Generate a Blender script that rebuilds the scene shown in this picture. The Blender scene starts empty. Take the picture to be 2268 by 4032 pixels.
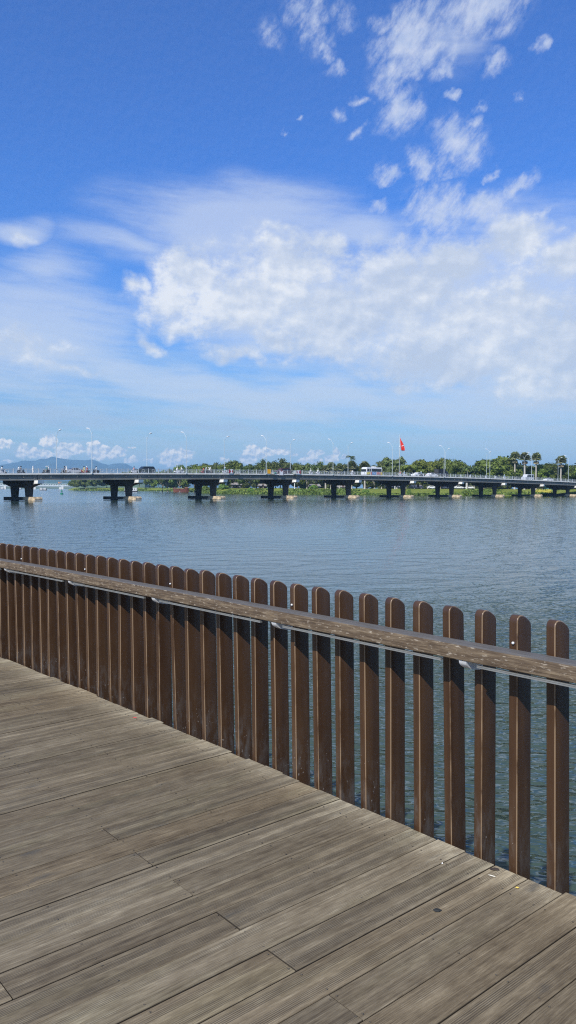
import bpy, bmesh, math, random
import numpy as np
from mathutils import Vector, Matrix
R = math.radians
random.seed(7)
rng = np.random.default_rng(7)
scene = bpy.context.scene
C = scene.collection
H_EYE = 1.66
WATER_Z = -1.34
F_PX, CX, CY = 3030.0, 1134.0, 2016.0
ROLL = math.atan(7.0 / 2268.0)
PITCH = math.atan((CY - 1921.5) / F_PX)
SUN_EL = R(41.5)
SUN_H = Vector((-0.47, -0.88, 0)).normalized()
SUN_DIR = Vector((SUN_H.x * math.cos(SUN_EL), SUN_H.y * math.cos(SUN_EL), math.sin(SUN_EL)))

# ------------------------------------------------------------------ geometry helpers
def ray(x, y):
    """direction of the photograph's line of sight through a spot, used to survey where things stand"""
    dx, dy = x - CX, CY - y
    c, s = math.cos(ROLL), math.sin(ROLL)
    X, Z = dx * c - dy * s, dx * s + dy * c
    c, s = math.cos(PITCH), math.sin(PITCH)
    return Vector((X, F_PX * c + Z * s, -F_PX * s + Z * c))

def at_dist(x, y, Y):
    r = ray(x, y); t = Y / r.y
    return Vector((r.x * t, Y, H_EYE + r.z * t))

def gx(x, Y):
    return at_dist(x, 1921.5, Y).x

def tag(o, label=None, cat=None, group=None, kind=None):
    if label: o['label'] = label
    if cat: o['category'] = cat
    if group: o['group'] = group
    if kind: o['kind'] = kind
    return o

def empty(name, loc, rz=0.0):
    o = bpy.data.objects.new(name, None); C.objects.link(o)
    o.location = loc; o.rotation_euler = (0, 0, rz); o.empty_display_size = 0.2
    return o

def mesh_obj(name, me, mats=None, parent=None, loc=None):
    o = bpy.data.objects.new(name, me); C.objects.link(o)
    if mats is not None and not me.materials:
        for m in (mats if isinstance(mats, (list, tuple)) else [mats]): me.materials.append(m)
    if parent is not None: o.parent = parent
    if loc is not None: o.location = loc
    return o

class MB:
    """collects faces with a material index each"""
    def __init__(s): s.v = []; s.f = []; s.m = []
    def add(s, vs, fs, mi=0):
        b = len(s.v); s.v.extend([tuple(p) for p in vs])
        for f in fs: s.f.append(tuple(b + i for i in f)); s.m.append(mi)
    def box(s, c, d, mi=0, M=None, taper=1.0):
        hx, hy, hz = d[0] / 2, d[1] / 2, d[2] / 2
        vs = []
        for z, k in ((-hz, 1.0), (hz, taper)):
            for x, y in ((-hx, -hy), (hx, -hy), (hx, hy), (-hx, hy)):
                p = Vector((x * k, y * k, z))
                if M is not None: p = M @ p
                vs.append(p + Vector(c))
        s.add(vs, [(0, 3, 2, 1), (4, 5, 6, 7), (0, 1, 5, 4), (1, 2, 6, 5), (2, 3, 7, 6), (3, 0, 4, 7)], mi)
    def tube(s, pts, r, n=6, mi=0, caps=True):
        pts = [Vector(p) for p in pts]
        rr = r if isinstance(r, (list, tuple)) else [r] * len(pts)
        rings = []
        for i, p in enumerate(pts):
            d = (pts[min(i + 1, len(pts) - 1)] - pts[max(i - 1, 0)]).normalized()
            u = d.cross(Vector((0, 0, 1)))
            if u.length < 0.05: u = d.cross(Vector((1, 0, 0)))
            u.normalize(); w = d.cross(u)
            rings.append([p + (u * math.cos(2 * math.pi * k / n) + w * math.sin(2 * math.pi * k / n)) * rr[i] for k in range(n)])
        vs = [q for ring in rings for q in ring]; fs = []
        for i in range(len(pts) - 1):
            for k in range(n):
                a, b = i * n + k, i * n + (k + 1) % n
                fs.append((a, a + n, b + n, b))
        if caps:
            fs.append(tuple(range(n))); fs.append(tuple((len(pts) - 1) * n + k for k in reversed(range(n))))
        s.add(vs, fs, mi)
    def prism(s, poly, a, b, axis='y', mi=0):
        """poly of (p,q) extruded from a to b; axis y: p=x q=z ; axis x: p=y q=z ; axis z: p=x q=y"""
        n = len(poly)
        def P(p, q, t): return {'y': (p, t, q), 'x': (t, p, q), 'z': (p, q, t)}[axis]
        vs = [P(p, q, a) for p, q in poly] + [P(p, q, b) for p, q in poly]
        fs = [tuple(range(n)), tuple(range(2 * n - 1, n - 1, -1))] + [(i, i + n, (i + 1) % n + n, (i + 1) % n) for i in range(n)]
        s.add(vs, fs, mi)
    def ball(s, c, r, n=8, m=5, mi=0):
        r = r if isinstance(r, (list, tuple, Vector)) else (r, r, r)
        vs = []; fs = []
        for j in range(m + 1):
            th = math.pi * j / m
            for k in range(n):
                ph = 2 * math.pi * k / n
                vs.append((c[0] + r[0] * math.sin(th) * math.cos(ph), c[1] + r[1] * math.sin(th) * math.sin(ph), c[2] + r[2] * math.cos(th)))
        for j in range(m):
            for k in range(n):
                fs.append((j * n + k, (j + 1) * n + k, (j + 1) * n + (k + 1) % n, j * n + (k + 1) % n))
        s.add(vs, fs, mi)
    def mesh(s, name, mats, smooth=None, fix=True, weld=True):
        me = bpy.data.meshes.new(name); me.from_pydata(s.v, [], s.f)
        for m in (mats if isinstance(mats, (list, tuple)) else [mats]): me.materials.append(m)
        me.polygons.foreach_set('material_index', s.m)
        if fix:
            bm = bmesh.new(); bm.from_mesh(me)
            if weld: bmesh.ops.remove_doubles(bm, verts=bm.verts, dist=1e-5)
            bmesh.ops.recalc_face_normals(bm, faces=bm.faces); bm.to_mesh(me); bm.free()
        if smooth is not None:
            me.polygons.foreach_set('use_smooth', [True] * len(me.polygons))
            me.set_sharp_from_angle(angle=R(smooth))
        me.update(); return me
    def build(s, name, mats, parent=None, smooth=None, loc=None, **kw):
        return mesh_obj(name, s.mesh(name, mats, smooth, **kw), None, parent, loc)

def children(o): return [c for c in C.objects if c.parent == o]
def copy_tree(o, parent=None, kids=None):
    c = o.copy(); C.objects.link(c); c.parent = parent
    for ch in KIDS.get(o.name, []): 
        copy_tree(ch, c)
    return c
KIDS = {}
def remember(root):
    """store the child lists of a finished thing so that copies need no search"""
    for o in C.objects:
        if o.parent is not None: KIDS.setdefault(o.parent.name, [])
    for o in C.objects:
        if o.parent is not None and o not in KIDS[o.parent.name]: KIDS[o.parent.name].append(o)

# ------------------------------------------------------------------ node helpers
class NT:
    def __init__(s, nt): s.nt = nt; s.nt.nodes.clear()
    def n(s, typ, **kw):
        nd = s.nt.nodes.new(typ)
        ins = kw.pop('ins', {})
        for k, v in kw.items(): setattr(nd, k, v)
        for k, v in ins.items():
            if hasattr(v, 'is_output') or isinstance(v, bpy.types.NodeSocket): s.nt.links.new(v, nd.inputs[k])
            else: nd.inputs[k].default_value = v
        return nd
    def link(s, a, b): s.nt.links.new(a, b)
    def math(s, op, a, b=None, c=None, clamp=False):
        nd = s.nt.nodes.new('ShaderNodeMath'); nd.operation = op; nd.use_clamp = clamp
        for i, v in enumerate((a, b, c)):
            if v is None: continue
            if isinstance(v, bpy.types.NodeSocket): s.nt.links.new(v, nd.inputs[i])
            else: nd.inputs[i].default_value = v
        return nd.outputs[0]
    def vmath(s, op, a, b=None, scale=None):
        nd = s.nt.nodes.new('ShaderNodeVectorMath'); nd.operation = op
        for i, v in enumerate((a, b)):
            if v is None: continue
            if isinstance(v, bpy.types.NodeSocket): s.nt.links.new(v, nd.inputs[i])
            else: nd.inputs[i].default_value = v
        if scale is not None: nd.inputs['Scale'].default_value = scale
        return nd.outputs[0]
    def ramp(s, fac, stops, interp='LINEAR'):
        nd = s.nt.nodes.new('ShaderNodeValToRGB'); s.nt.links.new(fac, nd.inputs[0])
        cr = nd.color_ramp; cr.interpolation = interp
        while len(cr.elements) < len(stops): cr.elements.new(0.5)
        for e, (p, c) in zip(cr.elements, stops):
            e.position = p; e.color = (*c, 1) if len(c) == 3 else c
        return nd.outputs[0]
    def mix(s, fac, a, b, blend='MIX'):
        nd = s.nt.nodes.new('ShaderNodeMix'); nd.data_type = 'RGBA'; nd.blend_type = blend; nd.clamp_factor = True
        for i, v in ((0, fac), (6, a), (7, b)):
            if isinstance(v, bpy.types.NodeSocket): s.nt.links.new(v, nd.inputs[i])
            else: nd.inputs[i].default_value = v if i == 0 else ((*v, 1) if len(v) == 3 else v)
        return nd.outputs[2]
    def noise(s, vec, scale, detail=2.0, rough=0.5, dist=0.0, out=0):
        nd = s.n('ShaderNodeTexNoise', ins={'Scale': scale, 'Detail': detail, 'Roughness': rough, 'Distortion': dist})
        if vec is not None: s.link(vec, nd.inputs['Vector'])
        return nd.outputs[out]
    def mapping(s, vec, scale=(1, 1, 1), loc=(0, 0, 0), rot=(0, 0, 0), typ='POINT'):
        nd = s.n('ShaderNodeMapping', vector_type=typ); s.link(vec, nd.inputs['Vector'])
        nd.inputs['Scale'].default_value = scale; nd.inputs['Rotation'].default_value = rot
        nd.inputs['Location'].default_value = loc
        return nd.outputs[0]
    def sstep(s, v, a, b):
        nd = s.n('ShaderNodeMapRange', interpolation_type='SMOOTHSTEP'); s.link(v, nd.inputs[0])
        nd.inputs[1].default_value = a; nd.inputs[2].default_value = b
        return nd.outputs[0]

def new_mat(name):
    m = bpy.data.materials.new(name); m.use_nodes = True
    t = NT(m.node_tree)
    out = t.n('ShaderNodeOutputMaterial'); p = t.n('ShaderNodeBsdfPrincipled')
    t.link(p.outputs[0], out.inputs[0])
    return m, t, p

def simple(name, col, rough=0.6, var=0.25, scale=3.0, metal=0.0, spec=0.5, detail=4, bump=0.0, coord='Object', stretch=(1, 1, 1)):
    """a base colour with procedural mottling"""
    m, t, p = new_mat(name)
    co = t.n('ShaderNodeTexCoord').outputs[coord]
    co = t.mapping(co, stretch)
    nz = t.noise(co, scale, detail, 0.6)
    lo = tuple(c * (1 - var) for c in col); hi = tuple(min(1, c * (1 + var)) for c in col)
    col_o = t.ramp(nz, [(0.3, lo), (0.7, hi)])
    t.link(col_o, p.inputs['Base Color'])
    p.inputs['Roughness'].default_value = rough; p.inputs['Metallic'].default_value = metal
    p.inputs['Specular IOR Level'].default_value = spec
    if bump:
        b = t.n('ShaderNodeBump', ins={'Strength': 1.0, 'Distance': bump, 'Height': nz}); t.link(b.outputs[0], p.inputs['Normal'])
    return m


# ------------------------------------------------------------------ camera, sun, sky
def build_camera():
    cam = bpy.data.cameras.new('camera'); ob = bpy.data.objects.new('camera', cam); C.objects.link(ob)
    cam.sensor_fit = 'VERTICAL'; cam.sensor_height = 36.0; cam.lens = F_PX / 4032.0 * 36.0
    cam.clip_start = 0.05; cam.clip_end = 60000
    fwd = Vector((0, math.cos(PITCH), -math.sin(PITCH))); up0 = Vector((0, math.sin(PITCH), math.cos(PITCH))); r0 = Vector((1, 0, 0))
    c, s = math.cos(ROLL), math.sin(ROLL)
    rt = r0 * c + up0 * s; up = up0 * c - r0 * s
    M = Matrix((rt, up, -fwd)).transposed().to_4x4(); M.translation = (0, 0, H_EYE)
    ob.matrix_world = M
    scene.camera = ob
    scene.cycles.use_denoising = False
    scene.cycles.filter_width = 1.15
build_camera()

SUN_STRENGTH = 4.8
sun = bpy.data.lights.new('sun', 'SUN'); sun.energy = SUN_STRENGTH; sun.angle = R(0.53); sun.color = (1.0, 0.95, 0.87)
so = bpy.data.objects.new('sun', sun); C.objects.link(so)
so.rotation_euler = SUN_DIR.to_track_quat('Z', 'Y').to_euler()

vs_ = scene.view_settings
vs_.view_transform = 'Standard'; vs_.look = 'None'; vs_.exposure = 0.0; vs_.gamma = 1.0; vs_.use_curve_mapping = False

SKY_STRENGTH = 0.1
def sky_pt(x, y):
    d = ray(x, y).normalized()
    return math.atan2(d.x, d.y), math.asin(d.z)

def build_world():
    w = bpy.data.worlds.new('World'); scene.world = w; w.use_nodes = True
    w.cycles.sampling_method = 'MANUAL'; w.cycles.sample_map_resolution = 256
    t = NT(w.node_tree)
    _n = t.noise
    def noise2(*a, **k):
        o = _n(*a, **k); o.node.noise_dimensions = '2D'; return o
    t.noise = noise2
    def cheap_map(vec, scale=(1, 1, 1), loc=(0, 0, 0), rot=None):
        nd = t.nt.nodes.new('ShaderNodeVectorMath'); nd.operation = 'MULTIPLY_ADD'; t.link(vec, nd.inputs[0])
        nd.inputs[1].default_value = scale; nd.inputs[2].default_value = loc
        return nd.outputs[0]
    t.mapping = cheap_map
    out = t.n('ShaderNodeOutputWorld'); bg = t.n('ShaderNodeBackground', ins={'Strength': SKY_STRENGTH})
    t.link(bg.outputs[0], out.inputs[0])
    sky = t.n('ShaderNodeTexSky', sky_type='NISHITA')
    sky.sun_disc = False; sky.sun_elevation = SUN_EL; sky.sun_rotation = math.atan2(SUN_H.x, SUN_H.y) % (2 * math.pi)
    sky.altitude = 0; sky.air_density = 1.0; sky.dust_density = 0.6; sky.ozone_density = 3.0
    d = t.n('ShaderNodeTexCoord').outputs['Generated']
    def rot_map(vec, ang, scale, loc=(0, 0, 0)):
        c, s = math.cos(R(ang)), math.sin(R(ang))
        d1 = t.n('ShaderNodeVectorMath', operation='DOT_PRODUCT', ins={0: vec, 1: (c * scale[0], s * scale[0], 0)})
        d2 = t.n('ShaderNodeVectorMath', operation='DOT_PRODUCT', ins={0: vec, 1: (-s * scale[1], c * scale[1], 0)})
        cb = t.n('ShaderNodeCombineXYZ', ins={0: d1.outputs['Value'], 1: d2.outputs['Value']})
        return t.vmath('ADD', cb.outputs[0], loc)
    sep = t.n('ShaderNodeSeparateXYZ'); t.link(d, sep.inputs[0])
    az = t.math('ARCTAN2', sep.outputs[0], sep.outputs[1]); el = t.math('ARCSINE', sep.outputs[2])
    comb = t.n('ShaderNodeCombineXYZ'); t.link(az, comb.inputs[0]); t.link(el, comb.inputs[1])
    P = comb.outputs[0]
    # clear-air colour: deeper and more saturated overhead
    hs = t.n('ShaderNodeHueSaturation', ins={'Hue': SKY_HUE, 'Saturation': SKY_SAT, 'Value': SKY_VAL}); t.link(sky.outputs[0], hs.inputs['Color'])
    low = t.math('SUBTRACT', 1.0, t.math('DIVIDE', el, 0.42, clamp=True), clamp=True)
    low = t.math('MULTIPLY', low, low)
    base = t.mix(1.0, hs.outputs[0], t.mix(low, SKY_GAIN, SKY_GAIN_LOW), 'MULTIPLY')

    def warp(scale, amt, detail=2):
        n = t.noise(P, scale, detail, 0.55, out=1)
        n = t.vmath('SUBTRACT', n, (0.5, 0.5, 0.5)); n = t.vmath('SCALE', n, scale=amt)
        n = t.vmath('MULTIPLY', n, (1, 1, 0))
        return t.vmath('ADD', P, n)
    def blobs(vec, lst, k):
        acc = None
        for b in lst:
            x, y, rx, ry = b[:4]; rot = R(b[4]) if len(b) > 4 else 0; wt = b[5] if len(b) > 5 else 1.0
            a, e = sky_pt(x * k, y * k)
            rx *= k / F_PX; ry *= k / F_PX
            if rot == 0:
                nd = t.nt.nodes.new('ShaderNodeVectorMath'); nd.operation = 'MULTIPLY_ADD'; t.link(vec, nd.inputs[0])
                nd.inputs[1].default_value = (1 / rx, 1 / ry, 0); nd.inputs[2].default_value = (-a / rx, -e / ry, 0)
                v = nd.outputs[0]
            else:
                q = t.vmath('SUBTRACT', vec, (a, e, 0)); cs, sn = math.cos(rot), math.sin(rot)
                d1 = t.nt.nodes.new('ShaderNodeVectorMath'); d1.operation = 'DOT_PRODUCT'; t.link(q, d1.inputs[0]); d1.inputs[1].default_value = (cs / rx, sn / rx, 0)
                d2 = t.nt.nodes.new('ShaderNodeVectorMath'); d2.operation = 'DOT_PRODUCT'; t.link(q, d2.inputs[0]); d2.inputs[1].default_value = (-sn / ry, cs / ry, 0)
                cb = t.nt.nodes.new('ShaderNodeCombineXYZ'); t.link(d1.outputs['Value'], cb.inputs[0]); t.link(d2.outputs['Value'], cb.inputs[1]); v = cb.outputs[0]
            ln = t.nt.nodes.new('ShaderNodeVectorMath'); ln.operation = 'LENGTH'; t.link(v, ln.inputs[0])
            v = ln.outputs['Value'] if wt == 1.0 else t.math('ADD', ln.outputs['Value'], 1 - wt)
            acc = v if acc is None else t.math('MINIMUM', acc, v)
        return t.math('SUBTRACT', 1.0, acc, clamp=True)
    def eroded(blob, n, amp, lo, hi):
        k = t.sstep(blob, 0.0, 0.28)
        v = t.math('ADD', blob, t.math('MULTIPLY', t.math('MULTIPLY', t.math('SUBTRACT', n, 0.5), amp), k))
        return t.sstep(v, lo, hi)
    K = 4032 / 2576
    inv = 1.0 / SKY_STRENGTH
    S = lambda c: tuple(v * inv for v in c)
    col = base
    # thin high veil
    wv = warp(4.0, 0.10)
    veil = blobs(wv, [(560, 560, 420, 130), (90, 860, 350, 180), (120, 700, 260, 120, 0, .6), (330, 640, 380, 90, 0, .7),
                      (430, 965, 400, 60, -8), (760, 1010, 480, 70, -3), (1250, 1000, 450, 110), (850, 580, 360, 110, 0, .7),
                      (700, 760, 500, 260, 0, .8), (1200, 780, 500, 300), (60, 610, 110, 60, 0, .8), (1120, 60, 420, 170, 0, .45)], K)
    st = rot_map(P, -4, (8, 46))
    fil = t.noise(st, 1.0, 5, 0.6)
    va = t.math('ADD', t.math('MULTIPLY', veil, 1.5), t.math('MULTIPLY', t.math('MULTIPLY', t.math('SUBTRACT', fil, 0.5), 0.85), t.sstep(veil, 0.0, 0.3)))
    va = t.math('MULTIPLY', t.sstep(va, 0.05, 1.05), 0.62)
    lowband = t.math('SUBTRACT', 1.0, t.sstep(el, 0.05, 0.27))
    fil2 = t.noise(rot_map(P, -2, (6, 80), (3, 5, 0)), 1.0, 4, 0.6)
    lb = t.math('MULTIPLY', t.math('MULTIPLY', lowband, t.sstep(t.math('ADD', t.math('MULTIPLY', fil, 0.5), t.math('MULTIPLY', fil2, 0.5)), 0.34, 0.60)), 0.60)
    col = t.mix(lb, col, S((0.58, 0.70, 0.84)))
    col = t.mix(va, col, S((0.68, 0.76, 0.90)))
    # grey streaks low on the left
    stk = blobs(warp(7.0, 0.04), [(180, 1050, 330, 34, -3), (60, 1030, 220, 30), (560, 1075, 300, 20, -1, .7), (950, 1035, 380, 40, 0, .6), (330, 1005, 300, 18, -8, .6)], K)
    sa = t.math('ADD', stk, t.math('MULTIPLY', t.math('SUBTRACT', fil, 0.5), 0.6))
    sa = t.math('MULTIPLY', t.sstep(sa, 0.15, 0.7), 0.38)
    col = t.mix(sa, col, S((0.40, 0.52, 0.74)))
    # broken altocumulus sheet
    wm = warp(16.0, 0.045, 3)
    mass = blobs(wm, [(480, 695, 120, 80), (345, 705, 45, 50, 0, .85), (430, 770, 130, 80), (450, 830, 110, 50, -20, .8), (620, 745, 280, 150), (750, 665, 170, 100), (860, 800, 300, 150),
                      (1010, 740, 300, 150), (1210, 810, 330, 150), (1360, 890, 260, 160), (1140, 665, 120, 80), (1300, 600, 95, 80, 20),
                      (1430, 650, 110, 70, 30), (1120, 900, 300, 90), (385, 868, 85, 34, -30, .75), (70, 870, 330, 120, -8, .52), (180, 925, 260, 44, -6, .5), (50, 600, 120, 50, -20, .38), (700, 575, 260, 60, 0, .42), (590, 893, 150, 36, 0, .8), (700, 850, 160, 60, 0, .8), (1005, 960, 70, 45, 0, .7), (1390, 970, 200, 70, 0, .8)], K)
    n1 = t.noise(t.mapping(P, (22, 30, 1), loc=(3, 1, 0)), 1.0, 7, 0.66)
    ma = eroded(mass, n1, 1.75, -0.05, 0.72)
    ms = t.math('MULTIPLY', t.sstep(mass, 0.0, 0.7), 0.45)
    col = t.mix(ms, col, S((0.68, 0.75, 0.88)))
    # relief: the same cloud field read a little further towards the light
    def relief(scl, loc, off, amp):
        a = t.noise(t.mapping(P, scl, loc=loc), 1.0, 3, 0.5)
        b = t.noise(t.mapping(P, scl, loc=(loc[0] + off[0], loc[1] + off[1], 0)), 1.0, 4, 0.5)
        v = t.math('MULTIPLY', t.math('SUBTRACT', a, b), amp)
        return t.math('ADD', v, 0.5, clamp=True)
    rl = relief((22, 30, 1), (3, 1, 0), (-0.12, 0.28), 1.5)
    big = t.noise(t.mapping(P, (9, 12, 1), loc=(5, 2, 0)), 1.0, 3, 0.5)
    sh = t.math('ADD', t.math('MULTIPLY', rl, 0.75), t.math('MULTIPLY', t.math('SUBTRACT', big, 0.42), 1.1))
    sh = t.math('ADD', sh, t.math('MULTIPLY', t.math('SUBTRACT', n1, 0.5), 0.9))
    # brighter towards the left head of the sheet
    hd = blobs(P, [(520, 730, 420, 160), (930, 860, 140, 60, 0, .5), (1180, 870, 120, 60, 0, .5)], K)
    sh = t.math('ADD', t.math('SUBTRACT', sh, 0.14), t.math('MULTIPLY', hd, 0.45))
    mc = t.ramp(sh, [(0.12, S((0.56, 0.64, 0.79))), (0.5, S((0.70, 0.76, 0.87))), (0.9, S((0.92, 0.94, 0.97)))])
    col = t.mix(t.math('MULTIPLY', ma, 0.88), col, mc)
    # scattered puffs
    wp = warp(30.0, 0.034, 4)
    puff = blobs(wp, [(1005, 280, 78, 62), (1160, 362, 88, 70, -20), (1065, 415, 58, 50), (975, 435, 52, 30), (1100, 525, 95, 80), (1215, 530, 85, 55),
                      (1305, 475, 70, 34, 35), (1215, 10, 150, 75), (1035, 85, 140, 70, 30), (1000, 185, 90, 48, 35), (1110, 180, 48, 28, 30), (1245, 160, 48, 38, 30, .8),
                      (1360, 105, 36, 28, 35, .8), (790, 55, 80, 70, -60, .85), (840, 180, 46, 34, 20, .7), (850, 285, 34, 22, 0, .7), (900, 260, 38, 20, 0, .7),
                      (905, 335, 38, 28, 40, .7), (680, 85, 80, 80, 0, .55), (1140, 245, 30, 20, 20, .7), (1310, 240, 34, 24, 0, .65), (1405, 572, 42, 24, 20, .8),
                      (1075, 600, 70, 36, 20, .8), (955, 530, 50, 38, 0, .7), (748, 292, 18, 16, 0, .6), (1212, 262, 30, 22, 0, .6), (1235, 440, 40, 20, 30, .7),
                      (40, 600, 90, 50, -30, .45), (720, 330, 18, 16, 0, .5), (735, 20, 60, 60, -50, .6), (870, 40, 60, 50, -40, .65), (940, 130, 60, 60, 30, .5), (950, 60, 60, 50, 30, .6), (1075, 130, 80, 44, 40, .8), (820, 130, 50, 40, -40, .6), (1130, 430, 60, 30, 10, .4), (1190, 300, 50, 34, 0, .6), (1010, 600, 90, 34, 0, .6), (1375, 540, 36, 20, 20, .7), (1150, 120, 60, 40, 30, .6)], K)
    n2 = t.noise(rot_map(P, 48, (30, 62), (7, 3, 0)), 1.0, 7, 0.68)
    pa = t.math('MULTIPLY', eroded(puff, n2, 1.7, -0.10, 1.05), 0.80)
    rp = relief((46, 50, 1), (7, 3, 0), (-0.12, 0.3), 1.2)
    pc = t.ramp(rp, [(0.2, S((0.52, 0.62, 0.84))), (0.8, S((0.74, 0.79, 0.91)))])
    col = t.mix(pa, col, pc)
    # whitening towards the horizon
    hz = t.math('POWER', t.math('SUBTRACT', 1.0, t.math('MULTIPLY', t.math('ABSOLUTE', el), 3.2), clamp=True), 3.0)
    col = t.mix(t.math('MULTIPLY', hz, 0.55), col, S((0.58, 0.75, 0.90)))
    # heaped clouds standing on the horizon (surveyed in photograph pixels)
    wq = warp(75.0, 0.013, 3)
    cum = blobs(wq, [(90, 1776, 32, 30), (192, 1738, 40, 28), (132, 1786, 34, 26), (176, 1786, 32, 22), (20, 1744, 32, 22), (280, 1770, 60, 32), (372, 1746, 28, 16),
                     (400, 1778, 70, 34), (460, 1782, 50, 28), (248, 1792, 46, 18), (516, 1762, 24, 9, 0, .8), (518, 1812, 28, 12), (30, 1818, 28, 9, 0, .8), (664, 1802, 44, 42),
                     (712, 1794, 62, 36, 0, .9), (588, 1812, 34, 18, 0, .7), (996, 1778, 38, 38), (980, 1804, 44, 28), (1042, 1784, 54, 24), (1094, 1780, 54, 18, 0, .9),
                     (880, 1810, 34, 14, 0, .7), (1156, 1788, 26, 10, 0, .7), (1244, 1786, 46, 19, 0, .9), (1216, 1814, 66, 18, 0, .9), (1320, 1782, 20, 28, 0, .8),
                     (1304, 1810, 42, 20, 0, .9), (1356, 1800, 22, 12, 0, .7)], 1.0)
    n3 = t.noise(t.mapping(P, (110, 120, 1)), 1.0, 5, 0.55)
    qa = t.math('MULTIPLY', eroded(cum, n3, 0.85, -0.02, 0.26), 0.94)
    rq = relief((110, 120, 1), (0, 0, 0), (-0.2, 0.35), 2.2)
    qc = t.ramp(rq, [(0.12, S((0.58, 0.68, 0.83))), (0.45, S((0.86, 0.89, 0.93))), (0.85, S((1.25, 1.17, 1.08)))])
    col = t.mix(qa, col, qc)
    # broken cloud overhead, above what the photograph frames
    ov = t.noise(t.mapping(P, (3.0, 6.5, 1), loc=(2, 9, 0)), 1.0, 4, 0.6)
    oa = t.math('MULTIPLY', t.math('MULTIPLY', t.sstep(ov, 0.34, 0.56), t.sstep(el, 0.56, 0.72)), 0.85)
    col = t.mix(oa, col, S((0.60, 0.64, 0.70)))
    t.link(col, bg.inputs['Color'])
SKY_HUE, SKY_SAT, SKY_VAL = 0.5, 1.15, 1.0
SKY_GAIN = (0.50, 1.05, 1.84)
SKY_GAIN_LOW = (0.82, 0.93, 1.00)
build_world()

# ------------------------------------------------------------------ boardwalk
DO = Vector((-0.64, 3.39, 0)); DA = R(40.3)
E1 = Vector((math.cos(DA), math.sin(DA), 0)); E2 = Vector((math.sin(DA), -math.cos(DA), 0))
BW = 0.16
# surveyed left edges of the picket tops, (x, y) in a 1449-wide copy of the photograph
PICK_X = [1380, 1285, 1194, 1110, 1033, 965, 898, 837, 780, 726, 676, 629, 583, 541, 500, 462, 426, 390, 357, 325, 294, 265, 238, 211, 186, 160, 137, 114, 93, 73, 53, 31, 12]
PICK_Y = [(12, 1368), (105, 1379), (211, 1394), (294, 1405), (390, 1419), (462, 1430), (541, 1441), (629, 1453), (726, 1466), (837, 1482), (965, 1499), (1110, 1521), (1194, 1533), (1285, 1546), (1380, 1561)]
PICK_TOP = 1.115
def fit_fence():
    k = 4032 / 2576
    P = []
    for x in PICK_X:
        y = float(np.interp(x, [p[0] for p in PICK_Y], [p[1] for p in PICK_Y]))
        r = ray(x * k, y * k); t = (PICK_TOP - H_EYE) / r.z
        P.append((r.x * t, r.y * t))
    P = np.array(P); i = np.arange(len(P))
    return np.polyfit(i, P[:, 0], 3), np.polyfit(i, P[:, 1], 3)
FX, FY = fit_fence()
def fence_at(i, off=0.0, z=0.0):
    """point on the line of picket faces; i counts pickets from the near right end, off is metres towards the deck"""
    j = min(max(i, -1.0), 33.0)
    p = Vector((float(np.polyval(FX, j)), float(np.polyval(FY, j)), 0)); t = Vector((float(np.polyval(np.polyder(FX), j)), float(np.polyval(np.polyder(FY), j)), 0))
    p += t * (i - j); t.normalize()
    return p + Vector((-t.y, t.x, 0)) * off + Vector((0, 0, z)), t

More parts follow.
